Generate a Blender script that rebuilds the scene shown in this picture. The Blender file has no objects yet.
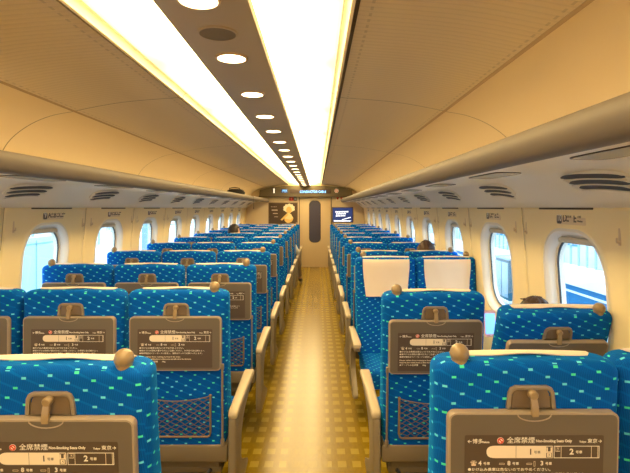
import bpy, bmesh, math, random
from math import pi, sin, cos, radians
from mathutils import Vector, Matrix
random.seed(7)
C = bpy.context.scene.collection
FPX = 480.0
EYE = 1.61
CX = -0.332            # centre line of the coach (camera stands at x = 0 in the aisle)
Y0, Y1 = -2.6, 13.0    # coach interior along y
PITCH = 1.04
SEAT0 = 1.28           # rear face of nearest row
WIN0 = 2.41            # nearest window centre

# ------------------------------------------------------------------ materials
MATS = {}
def new_mat(name):
    m = bpy.data.materials.new(name); m.use_nodes = True
    MATS[name] = m
    return m, m.node_tree, m.node_tree.nodes['Principled BSDF']
def simple(name, col, rough=.5, metal=0, bump=0, bscale=60, vary=0, spec=.5, coat=0):
    m, nt, b = new_mat(name)
    b.inputs['Base Color'].default_value = (*col, 1)
    b.inputs['Roughness'].default_value = rough
    b.inputs['Metallic'].default_value = metal
    b.inputs['Specular IOR Level'].default_value = spec
    b.inputs['Coat Weight'].default_value = coat
    tc = nt.nodes.new('ShaderNodeTexCoord')
    nz = nt.nodes.new('ShaderNodeTexNoise'); nz.inputs['Scale'].default_value = bscale
    nt.links.new(tc.outputs['Object'], nz.inputs['Vector'])
    if bump:
        bp = nt.nodes.new('ShaderNodeBump'); bp.inputs['Strength'].default_value = bump
        bp.inputs['Distance'].default_value = .002
        nt.links.new(nz.outputs['Fac'], bp.inputs['Height']); nt.links.new(bp.outputs['Normal'], b.inputs['Normal'])
    if vary:
        mx = nt.nodes.new('ShaderNodeMix'); mx.data_type = 'RGBA'
        mx.inputs[6].default_value = (*[c*(1-vary) for c in col], 1)
        mx.inputs[7].default_value = (*[min(1, c*(1+vary)) for c in col], 1)
        nt.links.new(nz.outputs['Fac'], mx.inputs[0]); nt.links.new(mx.outputs[2], b.inputs['Base Color'])
    return m
def emit(name, col, s):
    m, nt, b = new_mat(name)
    b.inputs['Base Color'].default_value = (*col, 1)
    b.inputs['Emission Color'].default_value = (*col, 1)
    b.inputs['Emission Strength'].default_value = s
    return m
class NB:
    """tiny node-math builder"""
    def __init__(s, nt): s.nt = nt
    def m(s, op, a, b=None, c=None):
        n = s.nt.nodes.new('ShaderNodeMath'); n.operation = op
        for i, v in enumerate((a, b, c)):
            if v is None: continue
            if isinstance(v, (int, float)): n.inputs[i].default_value = v
            else: s.nt.links.new(v, n.inputs[i])
        return n.outputs[0]
    def mix(s, f, a, b):
        n = s.nt.nodes.new('ShaderNodeMix'); n.data_type = 'RGBA'
        for i, v in ((0, f), (6, a), (7, b)):
            if isinstance(v, tuple): n.inputs[i].default_value = (*v, 1)
            elif isinstance(v, (int, float)): n.inputs[i].default_value = v
            else: s.nt.links.new(v, n.inputs[i])
        return n.outputs[2]

def fabric():
    m, nt, b = new_mat('seat_fabric'); k = NB(nt)
    uv = nt.nodes.new('ShaderNodeUVMap'); sp = nt.nodes.new('ShaderNodeSeparateXYZ')
    nt.links.new(uv.outputs[0], sp.inputs[0]); u, v = sp.outputs[0], sp.outputs[1]
    ax, ay, bx, by = .0430, -.0190, -.0215, -.0255
    det = ax*by - ay*bx
    M = k.m('ADD', k.m('MULTIPLY', u, by/det), k.m('MULTIPLY', v, -bx/det))
    N = k.m('ADD', k.m('MULTIPLY', u, -ay/det), k.m('MULTIPLY', v, ax/det))
    rm, rn = k.m('ROUND', M), k.m('ROUND', N)
    dx = k.m('ABSOLUTE', k.m('SUBTRACT', u, k.m('ADD', k.m('MULTIPLY', rm, ax), k.m('MULTIPLY', rn, bx))))
    dy = k.m('ABSOLUTE', k.m('SUBTRACT', v, k.m('ADD', k.m('MULTIPLY', rm, ay), k.m('MULTIPLY', rn, by))))
    spot = k.m('MULTIPLY', k.m('LESS_THAN', dx, .0057), k.m('LESS_THAN', dy, .0031))
    grp = k.m('LESS_THAN', k.m('FLOORED_MODULO', rn, 4), 1.5)
    # woven ground: fine diagonals and a soft line through the spots
    w1 = k.m('SINE', k.m('MULTIPLY', k.m('ADD', u, k.m('MULTIPLY', v, 1.6)), 900))
    w2 = k.m('SINE', k.m('MULTIPLY', k.m('SUBTRACT', u, k.m('MULTIPLY', v, 2.6)), 500))
    weave = k.m('MULTIPLY_ADD', k.m('MULTIPLY', w1, w2), .5, .5)
    line = k.m('LESS_THAN', k.m('ABSOLUTE', k.m('SUBTRACT', N, rn)), .09)
    c = k.mix(weave, (.000, .060, .36), (.000, .125, .56))
    c = k.mix(k.m('MULTIPLY', line, .45), c, (.0, .17, .66))
    sc = k.mix(grp, (.12, .68, .95), (.07, .80, .55))
    c = k.mix(spot, c, sc)
    nt.links.new(c, b.inputs['Base Color'])
    b.inputs['Roughness'].default_value = .85
    b.inputs['Specular IOR Level'].default_value = .12
    b.inputs['Sheen Weight'].default_value = .35
    b.inputs['Sheen Tint'].default_value = (.0, .50, 1, 1)
    b.inputs['Sheen Roughness'].default_value = .45
    bp = nt.nodes.new('ShaderNodeBump'); bp.inputs['Strength'].default_value = .3; bp.inputs['Distance'].default_value = .0015
    nt.links.new(weave, bp.inputs['Height']); nt.links.new(bp.outputs[0], b.inputs['Normal'])
    return m

def floor_mat():
    m, nt, b = new_mat('patterned_vinyl_floor'); k = NB(nt)
    tc = nt.nodes.new('ShaderNodeTexCoord'); sp = nt.nodes.new('ShaderNodeSeparateXYZ')
    nt.links.new(tc.outputs['Object'], sp.inputs[0]); x, y = sp.outputs[0], sp.outputs[1]
    xx = k.m('FLOORED_MODULO', k.m('ADD', x, 10.01), .092)
    yy = k.m('FLOORED_MODULO', k.m('ADD', y, 10.0 + .02), .158)
    s = k.m('MULTIPLY', k.m('LESS_THAN', k.m('ABSOLUTE', k.m('SUBTRACT', xx, .046)), .027),
            k.m('LESS_THAN', k.m('ABSOLUTE', k.m('SUBTRACT', yy, .079)), .036))
    xa = k.m('ABSOLUTE', k.m('SUBTRACT', x, -.065))
    side = k.m('GREATER_THAN', xa, .13)
    s2 = k.m('MULTIPLY', s, k.m('MULTIPLY_ADD', side, .50, .10))
    nz = nt.nodes.new('ShaderNodeTexNoise'); nz.inputs['Scale'].default_value = 60
    mp = nt.nodes.new('ShaderNodeMapping'); mp.inputs['Scale'].default_value = (1, .35, 1)
    nt.links.new(tc.outputs['Object'], mp.inputs[0]); nt.links.new(mp.outputs[0], nz.inputs['Vector'])
    nz2 = nt.nodes.new('ShaderNodeTexNoise'); nz2.inputs['Scale'].default_value = 260
    nt.links.new(tc.outputs['Object'], nz2.inputs['Vector'])
    ns = k.m('MULTIPLY_ADD', nz.outputs['Fac'], .6, k.m('MULTIPLY', nz2.outputs['Fac'], .4))
    base = k.mix(ns, (.16, .092, .001), (.32, .205, .003))
    lite = k.mix(ns, (.38, .27, .025), (.48, .35, .045))
    c = k.mix(s2, base, lite)
    nt.links.new(c, b.inputs['Base Color'])
    b.inputs['Roughness'].default_value = .25
    b.inputs['Specular IOR Level'].default_value = .5
    bp = nt.nodes.new('ShaderNodeBump'); bp.inputs['Strength'].default_value = .25; bp.inputs['Distance'].default_value = .002
    nt.links.new(nz.outputs['Fac'], bp.inputs['Height']); nt.links.new(bp.outputs[0], b.inputs['Normal'])
    return m

def ceil_mat(name, col, ribs):
    m, nt, b = new_mat(name); k = NB(nt)
    tc = nt.nodes.new('ShaderNodeTexCoord'); sp = nt.nodes.new('ShaderNodeSeparateXYZ')
    nt.links.new(tc.outputs['Object'], sp.inputs[0]); x, y = sp.outputs[0], sp.outputs[1]
    a = k.m('ABSOLUTE', k.m('SUBTRACT', x, CX))
    seam = k.m('LESS_THAN', k.m('ABSOLUTE', k.m('SUBTRACT', k.m('FLOORED_MODULO', k.m('ADD', y, 20.8-2.74), 2.08), .01)), .0045)
    dark = seam
    if ribs:
        dot = k.m('LESS_THAN', k.m('FLOORED_MODULO', y, .05), .026)
        d1 = k.m('MULTIPLY', dot, k.m('LESS_THAN', k.m('ABSOLUTE', k.m('SUBTRACT', a, .505)), .005))
        d2 = k.m('MULTIPLY', dot, k.m('LESS_THAN', k.m('ABSOLUTE', k.m('SUBTRACT', a, 1.035)), .0045))
        dark = k.m('MAXIMUM', seam, k.m('MULTIPLY', k.m('MAXIMUM', d1, d2), .35))
        rib = k.m('SINE', k.m('MULTIPLY', y, 2*pi/.034))
        ribv = k.m('MULTIPLY_ADD', rib, .5, .5)
        bp = nt.nodes.new('ShaderNodeBump'); bp.inputs['Strength'].default_value = .35; bp.inputs['Distance'].default_value = .003
        nt.links.new(ribv, bp.inputs['Height']); nt.links.new(bp.outputs[0], b.inputs['Normal'])
        base = k.mix(k.m('POWER', ribv, 6), col, tuple(c*.90 for c in col))
    else:
        base = k.mix(0.0, col, col)
    nt.links.new(k.mix(dark, base, tuple(c*.35 for c in col)), b.inputs['Base Color'])
    b.inputs['Roughness'].default_value = .5
    b.inputs['Specular IOR Level'].default_value = .3
    return m

FAB = fabric(); FLOOR = floor_mat()
CEIL_R = ceil_mat('ribbed_ceiling_panel', (.66, .55, .38), True)
CEIL_S = ceil_mat('smooth_ceiling_panel', (.76, .63, .42), False)
CENTRE = simple('centre_ceiling_panel', (.44, .36, .26), .45)
WALLM = simple('cream_wall_panel', (.94, .78, .44), .45)
FRAMEM = simple('window_surround', (.82, .76, .66), .35)
RACKM = simple('rack_shell', (.16, .13, .10), .55)
UNDER = simple('rack_underside', (.84, .76, .62), .38)
GROOVE = simple('dark_groove', (.08, .05, .025), .6)
JOINT = simple('panel_joint', (.42, .30, .17), .6)
TRAY = simple('tray_plastic', (.140, .116, .092), .38, bump=.15, bscale=900, spec=.4)
TRAYRIM = simple('tray_rim_plastic', (.36, .29, .22), .3)
PANELM = simple('printed_panel_brown', (.085, .060, .045), .4)
CREAMPR = simple('cream_print', (.86, .74, .58), .5)
GREYPR = simple('grey_print', (.11, .08, .06), .5)
WHITEPR = simple('white_print', (.85, .80, .72), .5)
REDPR = simple('red_print', (.65, .05, .03), .5)
KNOB = simple('knob_plastic', (.30, .215, .12), .28)
ARMM = simple('armrest_plastic', (.50, .41, .27), .42)
ARMP = simple('side_panel_plastic', (.24, .19, .12), .45)
RAIL = simple('base_rail_plastic', (.20, .155, .095), .5)
DARK = simple('dark_metal', (.035, .035, .04), .5)
NET = simple('net_cord', (.15, .11, .075), .7)
RODM = simple('tray_arm_metal', (.30, .25, .20), .35, metal=.4)
LATCH = simple('latch_plastic', (.25, .20, .15), .35)
COVER = simple('linen_cover', (.86, .72, .58), .8, bump=.9, bscale=14)
DOORM = simple('door_panel', (.66, .50, .27), .4)
ENDW = simple('end_wall_panel', (.70, .55, .32), .5)
HEADER = simple('header_panel', (.115, .09, .045), .5)
GLASSD = simple('dark_door_glass', (.06, .06, .10), .08)
SHADE = simple('window_shade', (.66, .60, .48), .5)
SKIN = simple('skin', (.62, .38, .26), .5)
HAIR_B = simple('hair_black', (.022, .013, .008), .55, bump=.8, bscale=90)
HAIR_N = simple('hair_brown', (.06, .028, .014), .55, bump=.8, bscale=90)
LENS = simple('reading_light_lens', (.52, .46, .34), .25)
SHIRT_W = simple('white_shirt', (.75, .75, .75), .8)
SHIRT_D = simple('dark_shirt', (.05, .06, .09), .8)
SHIRT_G = simple('grey_shirt', (.25, .25, .27), .8)
TROU = simple('dark_trousers', (.03, .03, .04), .8)
SHOE = simple('shoe_leather', (.03, .025, .02), .4)
BAGM = simple('black_bag_fabric', (.012, .012, .014), .75, bump=.4, bscale=200)
BLUE_OUT = simple('blue_parapet_paint', (.01, .15, .34), .6, vary=.15, bscale=.8)
WHITE_OUT = simple('white_concrete', (.72, .80, .86), .7, vary=.08, bscale=1.2)
FENCE_OUT = simple('pale_fence_metal', (.25, .40, .55), .5)
PALEB = simple('pale_blue_screen', (.42, .68, .86), .5, vary=.05, bscale=1)
STEEL_OUT = simple('outside_steel', (.30, .42, .52), .5)
BALLAST = simple('ballast_stones', (.30, .36, .42), .9, bump=1, bscale=14, vary=.5)
PLATF = simple('platform_concrete', (.6, .66, .70), .8, vary=.1, bscale=2)
WARM = (1.0, .80, .50)
def diffuser_mat():
    m, nt, b = new_mat('light_diffuser'); k = NB(nt)
    tc = nt.nodes.new('ShaderNodeTexCoord'); sp = nt.nodes.new('ShaderNodeSeparateXYZ')
    nt.links.new(tc.outputs['Object'], sp.inputs[0]); x, y = sp.outputs[0], sp.outputs[1]
    a = k.m('ABSOLUTE', k.m('SUBTRACT', x, CX))
    f = k.m('POWER', 2.718, k.m('MULTIPLY', k.m('POWER', k.m('DIVIDE', k.m('SUBTRACT', a, .220), .108), 2), -1))
    # the tube ends sit at the panel joints and glow less
    ye = k.m('ABSOLUTE', k.m('SUBTRACT', k.m('FLOORED_MODULO', k.m('ADD', y, 20.8-2.01-.20+.52), 1.04), .52))
    g = k.m('SUBTRACT', 1.0, k.m('MULTIPLY', k.m('POWER', 2.718, k.m('MULTIPLY', k.m('POWER', k.m('DIVIDE', ye, .10), 2), -1)), .55))
    st = k.m('MULTIPLY_ADD', k.m('MULTIPLY', f, g), 12.0, .65)
    b.inputs['Base Color'].default_value = (.8, .7, .5, 1)
    b.inputs['Emission Color'].default_value = (1.0, .73, .33, 1)
    nt.links.new(st, b.inputs['Emission Strength'])
    return m
DIFF = diffuser_mat()
DOWN = emit('downlight_glow', (1.0, .77, .42), 7.0)
LEDB = emit('led_letters', (.18, .50, 1.0), 1.6)
LEDW = emit('lit_white_letters', (1.0, .9, .75), 1.1)
SCREEN = emit('screen_navy', (.008, .022, .10), .9)
SCRW = emit('screen_white', (.85, .9, 1.0), .9)
PHONE = emit('phone_screen', (.12, .32, .85), 1.3)
POSTER_BG = simple('poster_brown', (.085, .045, .018), .4, vary=.4, bscale=4)
POSTER_Y = simple('poster_gold', (.85, .55, .16), .5)
POSTER_P = simple('poster_pale', (.95, .74, .36), .5)
m, nt, b = new_mat('window_glass')
out = nt.nodes['Material Output']
tr = nt.nodes.new('ShaderNodeBsdfTransparent'); tr.inputs[0].default_value = (.96, .99, 1, 1)
gl = nt.nodes.new('ShaderNodeBsdfGlossy'); gl.inputs['Roughness'].default_value = .02
lw = nt.nodes.new('ShaderNodeMath'); lw.operation = 'MULTIPLY'; lw.inputs[1].default_value = .25
lwf = nt.nodes.new('ShaderNodeLayerWeight'); lwf.inputs[0].default_value = .2; nt.links.new(lwf.outputs['Facing'], lw.inputs[0])
mx = nt.nodes.new('ShaderNodeMixShader')
nt.links.new(lw.outputs[0], mx.inputs[0]); nt.links.new(tr.outputs[0], mx.inputs[1]); nt.links.new(gl.outputs[0], mx.inputs[2])
nt.links.new(mx.outputs[0], out.inputs[0])
GLASS = m

# ------------------------------------------------------------------ mesh helpers
class MB:
    def __init__(s): s.v = []; s.f = []; s.mi = []
    def add(s, vs, fs, mi=0):
        o = len(s.v); s.v += [tuple(p) for p in vs]
        for f in fs: s.f.append(tuple(i+o for i in f)); s.mi.append(mi)
        return s
    def box(s, c, d, mi=0, bev=0, seg=2, rot=None):
        bm = bmesh.new(); bmesh.ops.create_cube(bm, size=1)
        bmesh.ops.scale(bm, vec=d, verts=bm.verts)
        if bev: bmesh.ops.bevel(bm, geom=bm.edges[:], offset=bev, segments=seg, profile=.5, affect='EDGES')
        if rot is not None: bmesh.ops.transform(bm, matrix=rot.to_4x4(), verts=bm.verts)
        bmesh.ops.translate(bm, vec=c, verts=bm.verts)
        return s.frombm(bm, mi)
    def frombm(s, bm, mi=0):
        bm.verts.ensure_lookup_table()
        s.add([v.co[:] for v in bm.verts], [[v.index for v in f.verts] for f in bm.faces], mi)
        bm.free(); return s
    def sphere(s, c, r, mi=0, sc=(1, 1, 1), u=16, v=10):
        bm = bmesh.new(); bmesh.ops.create_uvsphere(bm, u_segments=u, v_segments=v, radius=r)
        bmesh.ops.scale(bm, vec=sc, verts=bm.verts); bmesh.ops.translate(bm, vec=c, verts=bm.verts)
        return s.frombm(bm, mi)
    def tube(s, pts, r, n=8, mi=0, closed=False):
        pts = [Vector(p) for p in pts]; rings = []; N = len(pts)
        for i, p in enumerate(pts):
            a = pts[(i-1) % N] if (closed or i > 0) else p
            c = pts[(i+1) % N] if (closed or i < N-1) else p
            t = (c-a).normalized()
            ref = Vector((0, 0, 1)) if abs(t.z) < .9 else Vector((0, 1, 0))
            e1 = t.cross(ref).normalized(); e2 = t.cross(e1)
            rr = r[i] if isinstance(r, (list, tuple)) else r
            rings.append([p + e1*rr*cos(2*pi*j/n) + e2*rr*sin(2*pi*j/n) for j in range(n)])
        s.loft(rings, closed_path=closed, mi=mi); return s
    def loft(s, rings, caps=True, closed_path=False, mi=0):
        n = len(rings[0]); vs = [p for r in rings for p in r]; fs = []
        for i in range(len(rings) - (0 if closed_path else 1)):
            a, b_ = i*n, ((i+1) % len(rings))*n
            for j in range(n):
                k = (j+1) % n; fs.append((a+j, a+k, b_+k, b_+j))
        if caps and not closed_path:
            fs.append(tuple(range(n))[::-1]); fs.append(tuple(range((len(rings)-1)*n, len(rings)*n)))
        return s.add(vs, fs, mi)
    def prism(s, poly, a, b_, axis='y', mi=0):
        """poly 2D extruded from a to b_ along axis"""
        def P(u, v, w): return {'y': (u, w, v), 'x': (w, u, v), 'z': (u, v, w)}[axis]
        n = len(poly)
        vs = [P(u, v, a) for u, v in poly] + [P(u, v, b_) for u, v in poly]
        fs = [tuple(range(n))[::-1], tuple(range(n, 2*n))] + [(i, (i+1) % n, n+(i+1) % n, n+i) for i in range(n)]
        return s.add(vs, fs, mi)
    def mesh(s, name, mats, smooth=True, uv=False, angle=40, recalc=True):
        me = bpy.data.meshes.new(name); me.from_pydata(s.v, [], s.f)
        for m_ in (mats if isinstance(mats, (list, tuple)) else [mats]): me.materials.append(m_)
        me.polygons.foreach_set('material_index', s.mi)
        bm = bmesh.new(); bm.from_mesh(me)
        if recalc: bmesh.ops.recalc_face_normals(bm, faces=bm.faces)
        if smooth:
            for f in bm.faces: f.smooth = True
            lim = radians(angle)
            for e in bm.edges:
                if len(e.link_faces) == 2 and e.calc_face_angle(0) > lim: e.smooth = False
        if uv:
            L = bm.loops.layers.uv.new('UVMap')
            for f in bm.faces:
                n_ = f.normal; ax_ = max(range(3), key=lambda i: abs(n_[i]))
                for l in f.loops:
                    p = l.vert.co
                    l[L].uv = (p.x, p.z) if ax_ == 1 else ((p.y, p.z) if ax_ == 0 else (p.x, p.y))
        bm.to_mesh(me); bm.free()
        return me
    def build(s, name, mats, parent=None, **kw):
        return link(name, s.mesh(name, mats, **kw), parent)
def link(name, me, parent=None, loc=None, rot=None):
    o = bpy.data.objects.new(name, me); C.objects.link(o)
    if parent: o.parent = parent
    if loc is not None: o.location = loc
    if rot is not None: o.rotation_euler = rot
    return o
def tag(o, label=None, cat=None, group=None, kind=None):
    if label: o['label'] = label
    if cat: o['category'] = cat
    if group: o['group'] = group
    if kind: o['kind'] = kind
    return o
def empty(name, loc, label=None, cat=None, group=None, kind=None, rot=(0, 0, 0)):
    o = bpy.data.objects.new(name, None); o.empty_display_size = .1
    C.objects.link(o); o.location = loc; o.rotation_euler = rot
    return tag(o, label, cat, group, kind)
def rrect(w, h, r, n=6, cx=0, cy=0):
    pts = []
    for (sx, sy, a0) in ((1, 1, 0), (-1, 1, 90), (-1, -1, 180), (1, -1, 270)):
        for i in range(n+1):
            a = radians(a0 + 90*i/n)
            pts.append((cx + sx*(w/2-r) + r*cos(a), cy + sy*(h/2-r) + r*sin(a)))
    return pts
_txt = {}
def text_mesh(s, size, font_bold=False, align='LEFT', width=None, ext=.0003):
    """text laid out in the xz plane (reads from -y), returns list verts/faces"""
    key = (s, size, align, width, ext)
    if key not in _txt:
        cu = bpy.data.curves.new('t', 'FONT'); cu.body = s; cu.size = size; cu.align_x = align
        cu.align_y = 'CENTER'; cu.extrude = ext; cu.resolution_u = 2
        if font_bold: cu.offset = size*.022
        o = bpy.data.objects.new('t', cu); C.objects.link(o)
        dg = bpy.context.evaluated_depsgraph_get(); dg.update()
        me = bpy.data.meshes.new_from_object(o.evaluated_get(dg))
        vs = [v.co[:] for v in me.vertices]; fs = [tuple(p.vertices) for p in me.polygons]
        bpy.data.objects.remove(o); bpy.data.meshes.remove(me); bpy.data.curves.remove(cu)
        if width and vs:
            xs = [v[0] for v in vs]; w = max(xs)-min(xs)
            if w > 0: vs = [((v[0])*width/w, v[1], v[2]) for v in vs]
        _txt[key] = (vs, fs)
    return _txt[key]
def put_text(mb, s, x, y, z, size, mi=0, align='LEFT', width=None):
    vs, fs = text_mesh(s, size, s.isascii(), align, width)
    mb.add([(x+v[0], y-v[2], z+v[1]) for v in vs], fs, mi)

# ------------------------------------------------------------------ room shell
def wx(z):      # half width of the side wall at height z
    P = [(0, 1.56), (.25, 1.62), (.8, 1.635), (1.15, 1.625), (1.4, 1.60), (1.61, 1.582)]
    for (a, xa), (b_, xb) in zip(P, P[1:]):
        if z <= b_: return xa + (xb-xa)*(z-a)/(b_-a)
    return P[-1][1]

MB().box((CX, (Y0+Y1)/2, -.05), (3.3, Y1-Y0, .1)).build('floor', FLOOR, smooth=False)
tag(bpy.data.objects['floor'], kind='structure')
def strip_profile(prof, sgn, y0, y1, thick=.02):
    """polyline (a, z) swept along y; given thickness on its upper/outer side"""
    mb = MB(); n = len(prof); off = []
    for i, (a, z) in enumerate(prof):
        p, q = prof[max(0, i-1)], prof[min(n-1, i+1)]
        t = Vector((q[0]-p[0], q[1]-p[1])).normalized()
        nrm = Vector((-t.y, t.x))
        off.append((a+nrm.x*thick, z+nrm.y*thick))
    poly = list(prof) + off[::-1]
    m_ = len(poly)
    vs = [(CX+sgn*a, y, z) for y in (y0, y1) for a, z in poly]
    fs = [(i, (i+1) % m_, m_+(i+1) % m_, m_+i) for i in range(m_)]
    for i in range(n-1):
        fs.append((i, i+1, m_-2-i, m_-1-i)); fs.append((m_+i, m_+m_-1-i, m_+m_-2-i, m_+i+1))
    return mb.add(vs, fs)
def smoothcurve(pts, n=6):
    out_ = []
    P = [pts[0]] + list(pts) + [pts[-1]]
    for i in range(1, len(P)-2):
        p0, p1, p2, p3 = (Vector(p) for p in P[i-1:i+3])
        for j in range(n):
            t = j/n
            out_.append(tuple(.5*((2*p1)+(p2-p0)*t+(2*p0-5*p1+4*p2-p3)*t*t+(3*p1-p0-3*p2+p3)*t**3)))
    out_.append(tuple(pts[-1])); return out_
ZC = EYE
ribbed = smoothcurve([(.465, ZC+.632), (.79, ZC+.604), (1.055, ZC+.556)], 5)
smoothp = smoothcurve([(1.062, ZC+.552), (1.20, ZC+.525), (1.33, ZC+.467), (1.44, ZC+.375), (1.50, ZC+.25), (1.52, ZC+.10)], 5)
for sg in (-1, 1):
    tag(strip_profile(ribbed, sg, Y0, Y1).build('ceiling', CEIL_R), kind='structure')
    tag(strip_profile(smoothp, sg, Y0, Y1).build('ceiling', CEIL_S), kind='structure')
    tag(strip_profile([(1.052, ZC+.5545), (1.066, ZC+.5495)], sg, Y0, Y1, .008).build('trim_1', JOINT), kind='structure')
    # dark groove and lip beside the light strip
    tag(strip_profile([(.452, ZC+.640), (.466, ZC+.640)], sg, Y0, Y1, .02).build('trim_2', GROOVE), kind='structure')
    tag(strip_profile([(.436, ZC+.640), (.438, ZC+.628), (.448, ZC+.626), (.452, ZC+.640)], sg, Y0, Y1, .006).build('trim_3', CEIL_S), kind='structure')
# centre ceiling panel
cp = [(-.142, ZC+.60), (-.135, ZC+.588), (-.11, ZC+.583), (.11, ZC+.583), (.135, ZC+.588), (.142, ZC+.60)]
tag(strip_profile(cp, 1, Y0, Y1, .015).build('ceiling', CENTRE), kind='structure')
tag(MB().box((CX, (Y0+Y1)/2, ZC+.74), (3.4, Y1-Y0, .04)).build('ceiling', DARK, smooth=False), kind='structure')
# light strips
for sg, side in ((-1, 'left'), (1, 'right')):
    root = empty('light_strip', (CX+sg*.29, Y0, ZC+.62),
                 f'long glowing ceiling light strip on the {side} of the centre ceiling panel', 'ceiling light')
    prof = smoothcurve([(.142, ZC+.600), (.175, ZC+.640), (.27, ZC+.672), (.37, ZC+.668), (.415, ZC+.658)], 4)
    prof2 = smoothcurve([(.417, ZC+.657), (.43, ZC+.650), (.437, ZC+.636)], 3)
    y = 2.01 - 5*PITCH
    while y < Y1:
        a, b_ = max(Y0, y+.004), min(Y1, y+PITCH-.004)
        if b_ > a:
            o = strip_profile(prof, sg, a, b_, .006).build('diffuser', DIFF); o.parent = root; o.matrix_parent_inverse = Matrix.Translation(-Vector(root.location))
        y += PITCH
    o = strip_profile(prof2, sg, Y0, Y1, .006).build('cove', CEIL_S); o.parent = root; o.matrix_parent_inverse = Matrix.Translation(-Vector(root.location))

# side walls with window openings
WH, WW, WZ, WR = .64, .58, 1.175, .215
def wall_bay(mb, sg, yc, y0, y1):
    n = 10
    op = rrect(WW, WH, WR, n, 0, WZ)            # (y, z)
    m_ = len(op)
    zt, zb = ZC+.012, 0.0
    outer = []
    for (u, z) in op:
        du, dz = u, z-WZ
        tx = (y1-yc)/du if du > 1e-6 else ((y0-yc)/du if du < -1e-6 else 1e9)
        tz = (zt-WZ)/dz if dz > 1e-6 else ((zb-WZ)/dz if dz < -1e-6 else 1e9)
        t = min(tx, tz); outer.append((du*t, WZ+dz*t))
    corners = [(y1-yc, zt), (y0-yc, zt), (y0-yc, zb), (y1-yc, zb)]
    for c in corners:                           # snap the nearest outer point to each corner
        i = min(range(m_), key=lambda j: (outer[j][0]-c[0])**2 + (outer[j][1]-c[1])**2); outer[i] = c
    L = 7; rings = []
    for k in range(L+1):
        f = k/L
        rings.append([(CX+sg*wx(a[1]+(b_[1]-a[1])*f), yc+a[0]+(b_[0]-a[0])*f, a[1]+(b_[1]-a[1])*f) for a, b_ in zip(op, outer)])
    rings2 = [[(p[0]+sg*.03, p[1], p[2]) for p in r] for r in rings]
    vs = [p for r in rings for p in r]; fs = []
    for k in range(L):
        for j in range(m_):
            q = (j+1) % m_; fs.append((k*m_+j, k*m_+q, (k+1)*m_+q, (k+1)*m_+j))
    mb.add(vs, fs)
wins = []
for sg, nm in ((-1, 'wall_left'), (1, 'wall_right')):
    mb = MB()
    for k in range(-4, 11):
        yc = WIN0 + PITCH*k
        y0, y1 = yc-PITCH/2, yc+PITCH/2
        if k == 10: y1 = Y1; 
        if y0 >= Y1 - .1: continue
        if k == 10: 
            continue
        mb_y0 = Y0 if k == -4 else y0
        wall_bay(mb, sg, yc, max(Y0, y0), min(Y1, y1))
        wins.append((sg, k, yc))
    # plain end piece
    for (a, b_) in ((WIN0+PITCH*9.5, Y1), (Y0, WIN0-PITCH*4.5)):
        if b_ - a > .01:
            zs = [i*(ZC+.012)/12 for i in range(13)]
            vs = [(CX+sg*wx(z), y, z) for y in (a, b_) for z in zs]
            mb.add(vs, [(i, i+1, 13+i+1, 13+i) for i in range(12)])
    o = mb.build(nm, WALLM, recalc=True, angle=60)
    sol = o.modifiers.new('t', 'SOLIDIFY'); sol.thickness = .006; sol.offset = 0
    tag(o, kind='structure')
print('window y', [w[2] for w in wins if w[0] == 1])
# window surrounds with glass, shared meshes
def window_meshes(sg):
    n = 10
    spec = [(WW+.02, WH+.02, WR+.01, -.004), (WW-.01, WH-.01, WR-.005, -.006), (WW-.035, WH-.03, WR-.015, .006), (WW-.052, WH-.045, WR-.02, .022),
            (WW-.060, WH-.052, WR-.025, .048), (WW-.085, WH-.075, WR-.035, .050), (WW-.090, WH-.080, WR-.038, .085)]
    mb = MB(); rings = []
    for w, h, r, d in spec:
        rings.append([(sg*(wx(z)+d), y, z-WZ) for y, z in rrect(w, h, r, n, 0, WZ)])
    mb.loft(rings, caps=False)
    fr = mb.mesh('window_frame', FRAMEM, angle=50)
    g = MB(); pts = rrect(WW-.080, WH-.070, WR-.032, n, 0, WZ)
    g.loft([[(sg*(wx(z)+d), y, z-WZ) for y, z in pts] for d in (.056, .061)])
    gm = g.mesh('glass_pane', GLASS, angle=30)
    # rubber gasket ring
    k_ = MB(); a = rrect(WW-.084, WH-.074, WR-.034, n, 0, WZ); b_ = rrect(WW-.104, WH-.094, WR-.044, n, 0, WZ)
    k_.loft([[(sg*(wx(z)+.049), y, z-WZ) for y, z in a], [(sg*(wx(z)+.047), y, z-WZ) for y, z in b_], [(sg*(wx(z)+.056), y, z-WZ) for y, z in b_]], caps=False)
    km = k_.mesh('gasket', DARK)
    s = MB(); s.box((sg*(wx(WZ+.26)+.034), 0, .272), (.014, .34, .022), bev=.004)
    s.box((sg*(wx(WZ+.24)+.040), 0, .257), (.010, .37, .012), bev=.003)
    sm = s.mesh('window_blind', SHADE)
    return fr, gm, km, sm
WM = {s: window_meshes(s) for s in (-1, 1)}
for i, (sg, k, yc) in enumerate(wins):
    if k < -1: pass
    r = empty(f'window_{i+1}', (CX, yc, WZ), kind='structure')
    for nm, me in zip(('window_frame', 'glass_pane', 'gasket', 'window_blind'), WM[sg]):
        o = link(nm, me, r)
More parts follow.
